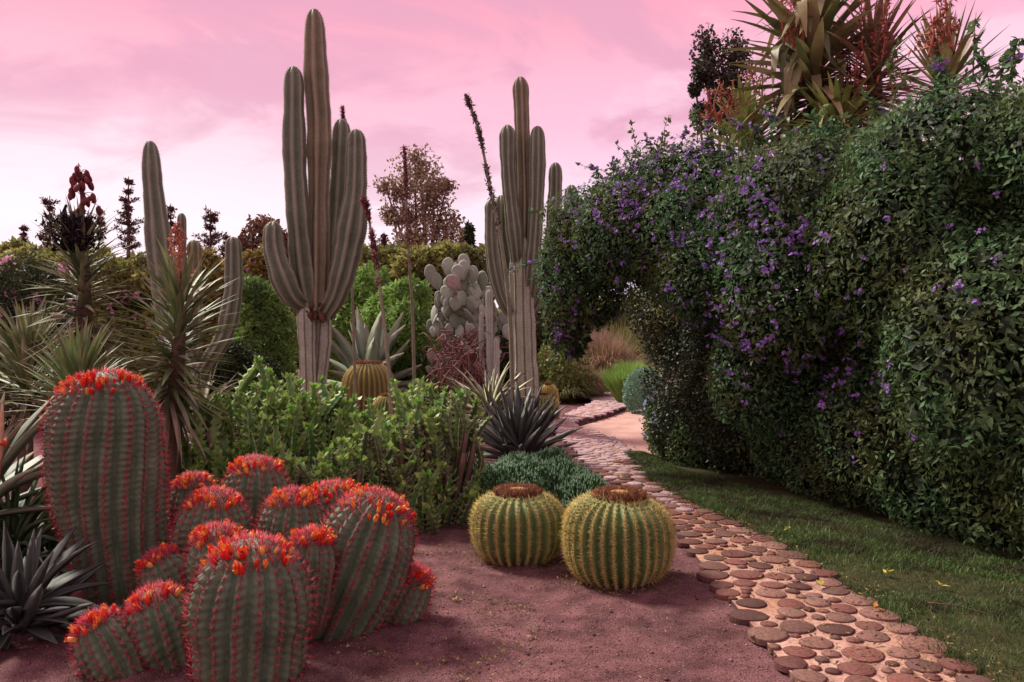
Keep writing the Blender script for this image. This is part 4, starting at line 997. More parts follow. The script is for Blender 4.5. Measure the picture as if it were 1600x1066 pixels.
# agaves
AG = blades(M_agave, 0.105, [0.02, 0.12, 0.22], 0.45, 0.05, 8, .38); AGD = blades(M_agdark, 0.078, [-.05, 0.06, 0.16], 0.45, 0.03, 8, .35)
AGV = blades(M_agvar, 0.055, [0.1, 0.25, 0.45, .7], 0.4, 0.02, 8, .35); AGG = blades(M_aggrey, 0.085, [0.05, 0.2, 0.35], 0.4, 0.04, 8, .38)
def plant(name, label, cat, c, group=None): return thing(name, label, cat, (c[0], c[1], 0), group)
d = 15.4; c = P(577, 620, d); a1 = plant('agave', 'blue grey agave with broad upright leaves behind the half hidden barrel', 'agave', c)
rosette(a1, ((c[0], c[1], .45), (c[0], c[1], .75)), 36, (1.3, 1.35), .25, 1.45, AG, 61, .14, .05)
d = 9.6; c = P(812, 720, d); a2 = plant('agave', 'dark green agave with stiff narrow leaves at the foot of the ribbed trunk', 'agave', c)
rosette(a2, ((c[0], c[1], .06), (c[0], c[1], .24)), 105, (.72, .72), .28, 1.42, AGD, 62, .14, .05)
d = 11.4; c = P(768, 690, d); a3 = plant('agave', 'cream edged variegated agave standing behind the dark agave', 'agave', c)
rosette(a3, ((c[0], c[1], .3), (c[0], c[1], .42)), 56, (.75, .85), .45, 1.4, AGV, 63, .16, .03)
d = 4.0; c = P(30, 1010, d); a4 = plant('agave', 'grey withered agave sprawling beside the outermost red spined cactus', 'agave', (c[0], d + .0))
rosette(a4, ((c[0], d, .03), (c[0], d, .2)), 60, (.42, .38), -.1, 1.0, AGG, 64, .45, .06)
d = 4.9; c = P(5, 700, d); a5 = plant('agave', 'agave with long tan tipped leaves reaching over the fresh green aloe', 'agave', (c[0] - .15, d))
AGT = [blade(8, .05, .1, .4, .03, mats=[leaf_mat('tan_tip_agave_leaf', [(0.09, 0.11, 0.08), (0.14, 0.16, 0.12)], .5, .35, 0, tipc=(.42, .24, .11), edge=(.15, .15, .09))], belly=.3)]
rosette(a5, ((c[0] - .15, d, .42), (c[0] - .15, d, .62)), 26, (.72, .72), .2, 1.1, AGT, 65, .15, .04)
part('stem', *tube(np.array([(c[0] - .15, d, -.03), (c[0] - .15, d, .3), (c[0] - .15, d, .6)]), np.array([.09, .08, .05]), 8), [M_bark], a5)
AL = blades(M_aloe, 0.034, [.2, .35, .6, .9], .5, .02, 8, .2)
d = 5.0; c = P(20, 860, d); a6 = plant('aloe', 'green aloe with long arching leaves beside the tallest red spined cactus', 'aloe', (c[0], d))
rosette(a6, ((c[0], d, .06), (c[0], d, .3)), 90, (.62, .58), .35, 1.4, AL, 66, .22, .04)
d = 5.3; c = P(75, 900, d); a7 = plant('aloe', 'pale lower aloe crowded against the withered agave', 'aloe', (c[0], d))
rosette(a7, ((c[0], d, .03), (c[0], d, .16)), 60, (.5, .45), .2, 1.3, AL[1:], 67, .25, .04)
# torch flower at the picture edge
d = 4.6; c = P(-6, 640, d); tf = plant('torch_flower', 'peach tipped torch flower with red base rising among the aloes', 'flower', (c[0], d))
stalk_tube(tf, [(c[0], d, -.02), (c[0], d, .5), P(0, 720, d)], .012, .01, M_redstalk, 'stem')
part('flower_head', *tube(spline([P(0, 725, d), P(1, 690, d), P(3, 660, d), P(4, 632, d)], 9), np.array([.3, .8, 1, 1, .9, .8, .7, .5, .1]) * .017, 9), [plain_mat('torch_petal', [(.50, .26, .15), (.58, .38, .24)], .6, .2, 22)], tf)
V, Fs = spikes(np.stack([P(1, 695, d)] * 40) + np.random.default_rng(2).normal(0, .012, (40, 3)), np.random.default_rng(3).normal(0, 1, (40, 3)), .05, .006); part('petals', V, Fs, [M_bud], tf, kind='stuff')

# ------------------------------------------------------------------ euphorbia thickets
M_eu = leaf_mat('euphorbia_stem', [(0.05, 0.15, 0.04), (0.085, 0.21, 0.05), (0.17, 0.28, 0.07)], 0.5, 0.35, 0.0, edge=(0.30, 0.36, 0.11))
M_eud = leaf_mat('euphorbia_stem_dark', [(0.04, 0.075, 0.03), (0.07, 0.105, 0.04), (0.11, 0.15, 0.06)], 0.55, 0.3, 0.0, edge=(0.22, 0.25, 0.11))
M_eleaf = leaf_mat('euphorbia_leaf', [(0.10, 0.26, 0.05), (0.24, 0.40, 0.08), (0.40, 0.50, 0.14)], 0.45, 0.35, 0.3)
M_espine = plain_mat('euphorbia_spine', [(0.30, 0.24, 0.17), (0.50, 0.42, 0.32)], 0.8, 0.1)

def euphorbia_stem(seed, mat, L, R=0.07, pitch=0.056, leafy=True):
    rg = np.random.default_rng(seed); nt_ = int(L / pitch); rows = nt_ * 4 + 1; acc = Acc()
    path = spline([(0, 0, 0), (rg.normal(0, .03), rg.normal(0, .03), L * .5), (rg.normal(0, .05), rg.normal(0, .05), L)], rows)
    s = np.linspace(0, L, rows); ph = (s / pitch) % 1.0
    tooth = np.where(ph < .7, .42 + .58 * (ph / .7) ** 1.3, 1 - (ph - .7) / .3 * .58)
    taper = np.clip((L - s) / (.09), 0.25, 1) ** .5 * np.clip(.75 + s / L * .4, 0, 1)
    wings = 4 if seed % 2 else 3; m = wings * 4; a = np.linspace(0, 6.2832, m, endpoint=False)
    V = []; E = []
    sh = ph * 0
    for i in range(rows):
        for j in range(m):
            k = j % 4; r = {0: R * tooth[i], 1: R * .36, 2: R * .26, 3: R * .36}[k] * taper[i]
            tw = .5 * s[i] / L
            V.append(path[i] + [math.cos(a[j] + tw) * r, math.sin(a[j] + tw) * r, .012 * (k == 0)]); E.append(1.0 if k == 0 else 0)
    acc.add(V, [grid_faces(rows, m)], 0)
    V = np.array(V).reshape(rows, m, 3)
    for i in range(2, rows - 1):                      # paired spines and small leaves on the tooth tips
        if abs(ph[i] - .7) > .13: continue
        for w in range(wings):
            p = V[i, w * 4]; o = unit((p - path[i])[None])[0]; sd = np.array([-o[1], o[0], 0])
            acc.add(*spikes(np.array([p, p]), np.array([o + sd * .9 + [0, 0, .3], o - sd * .9 + [0, 0, .3]]), .032, .0019), mat=2)
            if leafy and s[i] > L - .13 and rg.uniform() < .85:
                l = rg.uniform(.035, .065); d = unit((o + np.array([0, 0, .7]) + rg.normal(0, .2, 3))[None])[0]; wd = unit(np.cross(d, o + 1e-3)[None])[0] * l * .3
                acc.add([p, p + d * l * .5 + wd, p + d * l, p + d * l * .5 - wd], [np.array([[0, 1, 2, 3]])], 1)
    for k in range(8 if leafy else 4):
        l = rg.uniform(.04, .075); d = unit((rg.normal(0, .6, 3) + [0, 0, .8])[None])[0]; wd = unit(np.cross(d, [1, .3, 0])[None])[0] * l * .3; p = path[-1]
        acc.add([p, p + d * l * .5 + wd, p + d * l, p + d * l * .5 - wd], [np.array([[0, 1, 2, 3]])], 1)
    Vv, Fs, fm = acc.out(); E = np.concatenate([np.array(E), np.zeros(len(Vv) - len(E))])
    return mesh('stem', Vv, Fs, [mat, M_eleaf, M_espine], fm, {'edge': E}, smooth=False)
EUB = [euphorbia_stem(s, M_eu, L) for s, L in enumerate((.42, .5, .36, .56, .46, .4, .6, .5))]
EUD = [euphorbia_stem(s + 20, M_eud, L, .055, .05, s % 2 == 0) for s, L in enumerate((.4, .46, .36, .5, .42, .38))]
def branch_core(root, c, r, h, n, seed, mat):
    rg = np.random.default_rng(seed); acc = Acc()
    for i in range(n):
        a = rg.uniform(0, 6.28); q = rg.uniform(.2, .9); b = np.array([c[0] + math.cos(a) * r[0] * q * .5, c[1] + math.sin(a) * r[1] * q * .5, -.02]); t = np.array([c[0] + math.cos(a) * r[0] * q, c[1] + math.sin(a) * r[1] * q, h * rg.uniform(.4, .8)])
        acc.add(*tube(spline([b, (b + t) / 2 + [0, 0, -.1], t], 6), np.linspace(.03, .02, 6), 5))
    V, Fs, fm = acc.out(); part('old_stems', V, Fs, [mat], root, kind='stuff')
def euphorbia(label, c, r, h, n, meshes, seed, shape=0.5, ext=()):
    rg = np.random.default_rng(seed); root = thing('euphorbia_shrub', label, 'shrub', (c[0], c[1], 0), 'thicket of spiny euphorbias')
    branch_core(root, c, r, h, 60, seed, M_bark)
    for i in range(n):
        if i % 9 == 0:                                    # a new spire: some nine stems crowd round one leader
            a0 = rg.uniform(-math.pi, math.pi)
            if rg.uniform() < .6: a0 = -abs(a0) if rg.uniform() < .85 else a0
            v0 = rg.uniform(0.0, 1) ** .8; h0 = rg.uniform(.84, 1.14)
        lead = i % 9 == 0
        a = a0 + rg.normal(0, .10); v = float(np.clip(v0 - (0 if lead else abs(rg.normal(0, .16))), 0, 1)); q = math.sqrt(1 - v ** 2.4); rad = q * rg.uniform(.85, 1.02)
        lump = 1 + .16 * math.sin(a * 5 + seed) + .1 * math.sin(a * 9 + v * 6)
        hz = h * (1 + .16 * math.sin(a * 3 + 1.3 * seed) * (1 - v) + rg.normal(0, .03)) * h0
        tip = np.array([c[0] + math.cos(a) * r[0] * rad * lump, c[1] + math.sin(a) * r[1] * rad * lump, max(.22, v * hz + .06)])
        out = np.array([math.cos(a), math.sin(a), 0]) * (.06 + .22 * q) + rg.normal(0, .10, 3); d = unit((out + [0, 0, 1.0])[None])[0]
        if i < len(ext): tip = P(ext[i][0], ext[i][1] + 6, c[1] + rg.uniform(-.1, .2)); d = unit(np.array([[rg.normal(0, .08), rg.normal(0, .08), 1]]))[0]
        k = rg.integers(len(meshes)); L = max(v_.co.z for v_ in [meshes[k].vertices[-1]]) if False else .45
        sc = rg.uniform(.75, 1.15); b = tip - d * L * sc - np.array(root.location)
        link('stem', meshes[k], root, align_z(d, Vector(b), sc, sc, rg.uniform(0, 6)))
    return root
euphorbia('bright green toothed euphorbia thicket right behind the crowded red spined cacti', (-2.02, 6.95), (.78, .62), .98, 300, EUB, 71, ext=((398, 572), (410, 588), (385, 592), (440, 602), (455, 604), (300, 606), (335, 622), (360, 610), (425, 596)))
euphorbia('bright green euphorbia with leafy tips standing between the twin trunks and the barrels', (-1.08, 6.95), (.62, .6), .84, 250, EUB, 72, ext=((608, 612), (535, 622), (645, 590), (660, 580), (675, 590), (690, 600), (635, 606), (520, 612)))
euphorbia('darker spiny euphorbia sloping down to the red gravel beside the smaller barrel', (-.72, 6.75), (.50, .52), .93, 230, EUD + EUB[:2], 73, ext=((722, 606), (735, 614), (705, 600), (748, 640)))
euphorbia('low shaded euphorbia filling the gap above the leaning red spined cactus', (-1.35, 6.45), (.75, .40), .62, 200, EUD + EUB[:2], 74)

# finger-leaved succulent mounds behind the golden barrels
M_fing = leaf_mat('finger_leaf', [(0.022, 0.07, 0.024), (0.04, 0.11, 0.035), (0.075, 0.15, 0.05)], 0.45, 0.35, 0.05)
def finger_mound(label, blobs, n, seed):
    rg = np.random.default_rng(seed); root = thing('succulent_mound', label, 'succulent', (blobs[0][0], blobs[0][1], 0), 'finger leaved succulents')
    p, nr = blob_points(blobs, n, seed, .2, 5, .1, .01); acc = Acc()
    for j in range(5):                                # five fleshy fingers per point
        d = unit(nr * .35 + np.array([0, 0, 1.0]) + rg.normal(0, .32, p.shape)); l = rg.uniform(.05, .105, len(p)); w = .006
        b = p - d * .03; u = unit(np.cross(d, np.array([[.3, 1, .1]]))) * w; v = np.cross(d, u); m = b + d * (l * .6)[:, None]; t = b + d * l[:, None]
        V = np.stack([b + u * .7, b - u * .35 + v * .6, b - u * .35 - v * .6, m + u, m - u * .5 + v * .87, m - u * .5 - v * .87, t], 1).reshape(-1, 3); o = np.arange(len(p))[:, None] * 7
        acc.add(V, [np.concatenate([o + np.array([[0, 1, 4, 3]]), o + np.array([[1, 2, 5, 4]]), o + np.array([[2, 0, 3, 5]])]), np.concatenate([o + np.array([[3, 4, 6]]), o + np.array([[4, 5, 6]]), o + np.array([[5, 3, 6]])])])
    V, Fs, fm = acc.out(); part('leaves', V, Fs, [M_fing], root, smooth=False, kind='stuff'); return root
finger_mound('green finger leaved mound between the dark euphorbia and the smaller barrel', [(-.18, 6.9, .12, .42, .4, .30), (.1, 7.2, .12, .4, .35, .28)], 2600, 81)
finger_mound('green finger leaved mound behind the gap of the two barrels', [(.42, 7.2, .1, .40, .4, .26), (.62, 7.0, .08, .28, .3, .2)], 2200, 82)
finger_mound('green finger leaved mound at the foot of the dark agave', [(.40, 7.9, .12, .26, .3, .30), (.15, 7.9, .1, .4, .3, .25), (.62, 7.4, .06, .2, .25, .17)], 2200, 83)

# ------------------------------------------------------------------ prickly pear with dead vines
M_pad = skin_mat('grey_pad', (0.28, 0.31, 0.25), (0.39, 0.41, 0.345), (0.52, 0.53, 0.46), 0.75, nscale=5, crest_amt=0.35, gscale=50)
M_padp = plain_mat('pinkish_pad', [(0.30, 0.22, 0.20), (0.40, 0.31, 0.29)], .8, .15, 6)
def pad_mesh(seed, mat):
    rg = np.random.default_rng(seed); n, k = 16, 7; rows = []
    for i in range(k):
        for j in range(n):
            a = j / n * 6.2832; e = (i / (k - 1) - .5) * math.pi; ce = math.cos(e) ** .55 if 0 < i < k - 1 else 0.0
            r = 1 + .05 * math.cos(2 * a + seed); x = math.cos(a) * .37 * ce * r; z = math.sin(a) * .5 * ce * r
            x *= (1 - .75 * max(0, -z)) ; rows.append((x, .085 * math.sin(e), z + .5))
    V = np.array(rows); acc = Acc(); acc.add(V, [grid_faces(k, n)], 0)
    q = rg.uniform(0, 6.28, 60); rr = np.sqrt(rg.uniform(0, .9, 60)); pos = np.stack([np.cos(q) * .36 * rr, np.where(np.arange(60) % 2, .07, -.07) * (1 - rr ** 2 * .6), np.sin(q) * .5 * rr + .5], 1)
    acc.add(*spikes(pos, np.stack([0 * q, pos[:, 1] * 14, .2 + 0 * q], 1) + rg.normal(0, .3, (60, 3)), .05, .008), mat=1)
    V, Fs, fm = acc.out(); cr = np.concatenate([np.abs(np.repeat(np.linspace(-1, 1, k), n)) * 0 + (np.abs(np.repeat(np.linspace(-1, 1, k), n)) < .2), np.zeros(len(V) - k * n)])
    return mesh('pad', V, Fs, [mat, M_areole], fm, {'crest': cr, 'along': cr * 0 + .5})
M_pad2 = skin_mat('dull_pad', (0.18, 0.21, 0.155), (0.27, 0.295, 0.23), (0.48, 0.48, 0.41), 0.75, nscale=5, crest_amt=0.4, gscale=50)
PADS = [pad_mesh(0, M_pad), pad_mesh(1, M_pad2), pad_mesh(2, M_pad), pad_mesh(3, M_pad2)] + [pad_mesh(7, M_padp)]
d = 15.0; b = P(722, 600, d); op = thing('prickly_pear', 'grey prickly pear with stacked pads and dead pink vines at its foot', 'cactus', (b[0], b[1], 0))
part('trunk', *tube(spline([(b[0], d, -.05), (b[0] - .05, d, .8), (b[0] + .05, d, 1.7)], 8), np.linspace(.14, .09, 8), 8), [M_padp], op)
rg = np.random.default_rng(17)
for k in range(210):
    px_ = float(np.clip(rg.normal(722, 27), 676, 768)); top = 420 + 55 * ((px_ - 725) / 45) ** 2; top = min(top, 545); py_ = rg.uniform(top, 575) if k > 40 else rg.uniform(top, top + 45)
    p = P(px_, py_ + 14, d + rg.uniform(-.5, .45)); sc = rg.uniform(.20, .36)
    M = Matrix.Translation(Vector(p - np.array(op.location))) @ Matrix.Rotation(rg.uniform(-1.3, 1.3), 4, 'Z') @ Matrix.Rotation(rg.normal() * .4, 4, 'Y') @ Matrix.Rotation(rg.normal() * .25, 4, 'X') @ Matrix.Diagonal((sc, sc, sc, 1))
    link('pad', PADS[4] if rg.uniform() < .14 else PADS[k % 4], op, M)
for (px_, py_) in ((685, 440), (700, 418), (728, 412), (740, 430), (755, 440), (712, 432), (675, 430), (795, 500), (800, 520), (785, 505)):
    p = P(px_, py_ + 14, d - .3); link('pad', PADS[int(px_) % 4], op, Matrix.Translation(Vector(p - np.array(op.location))) @ Matrix.Rotation(rg.uniform(-.5, .5), 4, 'Z') @ Matrix.Rotation(rg.normal() * .2, 4, 'Y') @ Matrix.Diagonal((.33, .33, .36, 1)))
M_vine = plain_mat('dead_pink_vine', [(0.13, 0.045, 0.05), (0.22, 0.09, 0.09), (0.34, 0.19, 0.17), (0.08, 0.03, 0.035)], .85, .1)
acc = Acc()
for k in range(230):
    p = P(rg.normal(725, 22), rg.uniform(532, 640), d - .75 + rg.uniform(-.3, .3)); a = rg.uniform(0, 6.28); q = rg.normal(0, .14, (3, 3)) * [1, .7, 1]
    acc.add(*tube(spline([p, p + q[0], p + q[0] + q[1] + [0, 0, -.06], p + q.sum(0) + [0, 0, -.16]], 8), np.linspace(.014, .006, 8), 4, False))
V, Fs, fm = acc.out(); part('dead_vines', V, Fs, [M_vine], op, kind='stuff')

# ------------------------------------------------------------------ tall flower stalks
M_stalk = plain_mat('pale_stalk', [(0.21, 0.195, 0.13), (0.29, 0.265, 0.19)], .85, .1, 5)
def tall_stalk(label, pts, d, r, dark_from, seed, knob=0):
    rg = np.random.default_rng(seed); b = P(*pts[0], d); root = thing('flower_stalk', label, 'flower stalk', (b[0], b[1], 0), 'dry flower stalks rising over the beds')
    w = [np.array([b[0], b[1], -.05])] + [P(x, y, d) for x, y in pts]; path = spline(w, 60); n = len(path)
    part('stem', *tube(path, np.interp(np.linspace(0, 1, n), [0, .5, 1], [r, r * .85, r * .45]), 7), [M_stalk], root)
    k = 900; t = dark_from + (1 - dark_from) * rg.uniform(0, 1, k) ** .8; keep = (np.sin(t * 75) + np.sin(t * 41 + seed) > -1.0 + rg.uniform(-.4, .4, k)) | (t > .965); t = t[keep]; k = len(t)
    pos = np.stack([np.interp(t, np.linspace(0, 1, n), path[:, j]) for j in range(3)], 1) + rg.normal(0, r * .45, (k, 3)); dirv = rg.normal(0, 1, (k, 3)) + np.array([0, 0, .6])
    V, Fs = spikes(pos, dirv, r * rg.uniform(.9, 2.1, k) * (1 + (t > .965) * .35), r * .33); part('dry_capsules', V, Fs, [M_pod if seed % 2 else M_spdark], root, smooth=False, kind='stuff')
    t = rg.uniform(.02, dark_from, 160); pos = np.stack([np.interp(t, np.linspace(0, 1, n), path[:, j]) for j in range(3)], 1)
    V, Fs = spikes(pos, rg.normal(0, 1, (160, 3)), r * 1.6, r * .25); part('bracts', V, Fs, [M_stalk], root, smooth=False, kind='stuff')
    return root
tall_stalk('leaning flower stalk with black capsules in front of the candelabra cactus', [(801, 640), (797, 500), (785, 390), (767, 300), (748, 205), (728, 150)], 11.0, .032, .60, 2)
tall_stalk('straight thin flower stalk with dark capsules against the airy brown tree', [(648, 640), (645, 500), (638, 380), (632, 230)], 11.0, .026, .62, 3)
tall_stalk('pale flower stalk leaning away from the tallest columnar cactus', [(613, 670), (606, 560), (592, 440), (576, 340), (568, 312)], 8.6, .026, .70, 5)
tall_stalk('short dark tip of a stalk showing over the arms of the tallest columnar cactus', [(556, 640), (548, 400), (540, 230), (535, 168)], 11.2, .022, .8, 7)

# ------------------------------------------------------------------ along the far path: grasses and small bushes
def tussock(name, label, c, r, h, n, mat, seed, droop=.6, group=None, spread=.55, cat='grass'):
    rg = np.random.default_rng(seed); root = thing(name, label, cat, (c[0], c[1], 0), group)
    a = rg.uniform(0, 6.28, n); rr = np.sqrt(rg.uniform(0, 1, n)) * r * .45; b = np.stack([c[0] + np.cos(a) * rr, c[1] + np.sin(a) * rr, np.zeros(n)], 1)
    a2 = a + rg.normal(0, .8, n); o = np.stack([np.cos(a2), np.sin(a2), 0 * a], 1); L = h * rg.uniform(.6, 1.15, n); sp = rg.uniform(.05, spread, n) * 1.6
    w = np.stack([-np.sin(a2), np.cos(a2), 0 * a], 1) * .006 * max(1, c[1] / 14)
    ks = []
    for t in (0, .4, .75, 1.0):
        ks.append(b + o * (sp * L * t)[:, None] + np.array([0, 0, 1.0]) * (L * (t - droop * sp * t ** 2.3))[:, None])
    V = np.stack([ks[0] - w, ks[0] + w, ks[1] + w, ks[1] - w, ks[2] + w * .7, ks[2] - w * .7, ks[3]], 1).reshape(-1, 3); q = np.arange(n)[:, None] * 7
    part('blades', V, [np.concatenate([q + np.array([[0, 1, 2, 3]]), q + np.array([[3, 2, 4, 5]])]), q + np.array([[5, 4, 6]])], [mat], root, smooth=False, kind='stuff'); return root
M_tan = leaf_mat('tan_grass', [(0.20, 0.13, 0.075), (0.30, 0.19, 0.12), (0.38, 0.25, 0.18), (0.16, 0.14, 0.06)], .8, .1, .3)
M_olv = leaf_mat('olive_grass', [(0.12, 0.13, 0.045), (0.19, 0.19, 0.07), (0.25, 0.22, 0.10)], .7, .15, .3)
M_brt = leaf_mat('bright_grass', [(0.16, 0.30, 0.06), (0.25, 0.40, 0.09), (0.33, 0.47, 0.14)], .6, .2, .35)
M_teal = leaf_mat('teal_leaf', [(0.12, 0.24, 0.16), (0.17, 0.31, 0.22), (0.22, 0.37, 0.27)], .6, .2, .2)
M_pinkg = leaf_mat('pink_grass', [(0.32, 0.19, 0.18), (0.40, 0.26, 0.24), (0.26, 0.15, 0.12)], .8, .1, .3)
gg = 'grass tussocks along the far path'
for (lab, px_, d, r, h, n, m, sd_) in (('rounded tan fountain grass edging the inner curve of the path', 912, 20.5, .8, .95, 2600, M_tan, 1), ('olive fountain grass beside the yellow barrel cactus', 884, 19.5, .7, .9, 2400, M_olv, 2),
        ('pinkish plumed grass behind the tan fountain grass', 888, 24, .9, 1.15, 2200, M_pinkg, 3), ('tan grass at the tip of the inner bed', 930, 22.5, .6, .8, 1800, M_tan, 4),
        ('tall rusty grass closing the end of the path', 945, 29, 1.2, 2.0, 2600, M_tan, 5), ('tall pink plumed grass at the end of the path', 925, 31, 1.3, 2.2, 2600, M_pinkg, 6), ('yellowish grass seen through the arch', 905, 30, 1.2, 1.7, 2000, M_olv, 7), ('olive reed clump seen deepest through the arch', 965, 33, 1.4, 2.6, 2200, M_olv, 8)):
    c = P(px_, 600, d); tussock('grass_tussock', lab, (c[0], d), r, h, n, m, 400 + sd_, .75, gg, .7)
d = 18.2; c = P(984, 600, d); tussock('grass_bush', 'bright green fluffy bush on the outer bend of the path', (c[0], d), 0.5, 1.05, 6500, M_brt, 420, .45, None, .42, 'bush')
shrub('teal_shrub', 'small round teal shrub at the corner of the pink sand', 'shrub', [(2.72, 16.4, .45, .42, .4, .52)], 5200, .05, .3, M_teal, 430, None, .1, 4, .1, .02)
shrub('far_shrub', 'yellow flecked green shrub behind the ribbed trunk', 'shrub', [(1.35, 19.5, .7, .6, .5, .7), (1.05, 20, .9, .5, .5, .6)], 3500, .10, .3, leaf_mat('yellow_green_shrub', [(0.06, 0.10, 0.03), (0.15, 0.18, 0.05), (0.30, 0.27, 0.08)], .6, .2, .3), 431, None, .25, 3, .2, .03)

# ------------------------------------------------------------------ background shrubs and trees
M_fluff = leaf_mat('fluffy_leaf', [(0.10, 0.20, 0.04), (0.18, 0.32, 0.06), (0.28, 0.46, 0.10), (0.36, 0.52, 0.14)], .55, .25, .45, clump=(0.10, 0.17, 0.045), cscale=.8)
M_olive = leaf_mat('olive_leaf', [(0.17, 0.19, 0.05), (0.28, 0.29, 0.075), (0.38, 0.36, 0.10), (0.46, 0.40, 0.13)], .6, .2, .45, clump=(0.13, 0.135, 0.045), cscale=.5)
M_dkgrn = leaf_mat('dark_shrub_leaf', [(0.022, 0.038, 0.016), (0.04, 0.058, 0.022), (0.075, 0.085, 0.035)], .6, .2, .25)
M_rust = leaf_mat('rusty_leaf', [(0.12, 0.055, 0.04), (0.18, 0.08, 0.055), (0.24, 0.12, 0.08), (0.09, 0.05, 0.035)], .7, .15, .3)
M_brown = leaf_mat('brown_leaf', [(0.19, 0.12, 0.075), (0.27, 0.18, 0.11), (0.34, 0.25, 0.16)], .7, .15, .3)
M_con = leaf_mat('dark_conifer_needle', [(0.075, 0.03, 0.03), (0.11, 0.045, 0.045), (0.15, 0.07, 0.06)], .7, .15, .2)  # pink filter tint over the skyline put into the needle colour
M_pink = plain_mat('pink_blossom', [(0.55, 0.22, 0.38), (0.65, 0.33, 0.50), (0.6, 0.28, 0.33)], .6, .2, 20, .3)

def px_shrub(label, blobs_px, d, n, size, mat, seed, name='shrub', cat='shrub', group='green shrubs behind the cactus beds', depth=.2, lump=.25, trunk=.05, asp=.3, dz=.8, flowers=0, fmat=None, droop=0.0, jit=.8):
    """blobs given as photo centre and half sizes at distance d"""
    bl = []
    for (x, y, rx, ry) in blobs_px:
        p = P(x, y, d); k = d / F; dd = np.random.default_rng(int(x * 7 + y)).uniform(-.35, .35) * rx * k
        bl.append((p[0], d + dd, p[2], rx * k, rx * k * dz, ry * k))
        if p[2] - ry * k > .4: bl.append((p[0], d, p[2] * .45, rx * k * .9, rx * k * .8, p[2] * .5))
    root = shrub(name, label, cat, bl, n, size, asp, mat, seed, group, lump, 2.2, depth, trunk, 0, droop)
    if flowers:
        p, nr = blob_points(bl, flowers * 6, seed + 3, lump, 2.2, .02, .2); ok = nr[:, 1] < .3; p, nr = p[ok][:flowers], nr[ok][:flowers]
        acc = Acc(); q = np.repeat(p, 9, 0) + np.random.default_rng(seed).normal(0, .07, (len(p) * 9, 3)); V, Fs = leaves(q, np.repeat(nr, 9, 0), .11, .4, seed, 0, 0, 1)
        part('blossoms', V, Fs, [fmat], root, smooth=False, kind='stuff')
    return root

px_shrub('bright fluffy green shrub beside the grey prickly pear', [(640, 520, 52, 75), (600, 500, 50, 60), (665, 540, 30, 60), (635, 470, 45, 40)], 16.5, 26000, .13, M_fluff, 501, asp=.17, lump=.4)
px_shrub('fluffy green shrub between the curved cactus arm and the tallest columnar cactus', [(420, 520, 45, 75), (385, 545, 40, 60), (400, 480, 50, 45)], 14.5, 24000, .12, M_fluff, 502, asp=.17, lump=.4)
px_shrub('fluffy green shrub filling the gap behind the blue grey agave', [(545, 500, 55, 70), (520, 455, 45, 40), (575, 455, 40, 45)], 17.5, 22000, .13, M_fluff, 503, asp=.17, lump=.4)
px_shrub('dark green shrub behind the half dry yucca', [(360, 590, 40, 55), (400, 610, 40, 50), (330, 620, 30, 40)], 11.5, 14000, .07, M_dkgrn, 504)
px_shrub('dull olive shrub crowned with yellowish leaves above the fluffy green shrubs', [(575, 425, 50, 40), (620, 420, 45, 40), (540, 410, 35, 35)], 24, 14000, .2, M_olive, 505)
px_shrub('olive bush rising behind the grey prickly pear', [(700, 430, 45, 48), (745, 440, 32, 55), (660, 420, 35, 30)], 23, 14000, .19, M_olive, 506)
px_shrub('golden leaved shrub close to the curved cactus arm', [(395, 430, 22, 35), (415, 415, 18, 25), (320, 420, 24, 30), (345, 440, 25, 30)], 21, 9000, .17, leaf_mat('golden_leaf', [(0.20, 0.16, 0.04), (0.30, 0.22, 0.06), (0.13, 0.12, 0.035)], .6, .2, .35), 507, flowers=14, fmat=M_pink)
px_shrub('pink flowered oleander behind the tall yucca with the seed head', [(40, 470, 60, 65), (90, 470, 45, 50), (5, 490, 40, 60)], 13.5, 15000, .12, M_dkgrn, 508, flowers=26, fmat=M_pink, asp=.16)
px_shrub('olive hedge shrub with pale pink blossom behind the yuccas', [(60, 425, 70, 40), (150, 435, 60, 45), (200, 450, 50, 50), (255, 440, 55, 45)], 22, 22000, .19, M_olive, 509, flowers=22, fmat=M_pink)
px_shrub('olive shrub at the outer edge of the yucca bed', [(-20, 420, 45, 40), (25, 405, 30, 28)], 25, 9000, .2, M_olive, 510)
px_shrub('rusty twiggy bush rising behind the low curved arm of the tallest cactus', [(412, 375, 34, 40), (440, 395, 30, 40), (390, 395, 25, 30), (415, 430, 40, 40)], 27, 9000, .2, M_rust, 511, depth=.35, lump=.4, group=None)
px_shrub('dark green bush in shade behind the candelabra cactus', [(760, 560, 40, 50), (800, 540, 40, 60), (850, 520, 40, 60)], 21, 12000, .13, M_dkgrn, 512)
px_shrub('green bush behind the far end of the path', [(930, 520, 60, 50), (990, 510, 60, 60), (870, 500, 50, 50)], 36, 12000, .28, M_olive, 513)

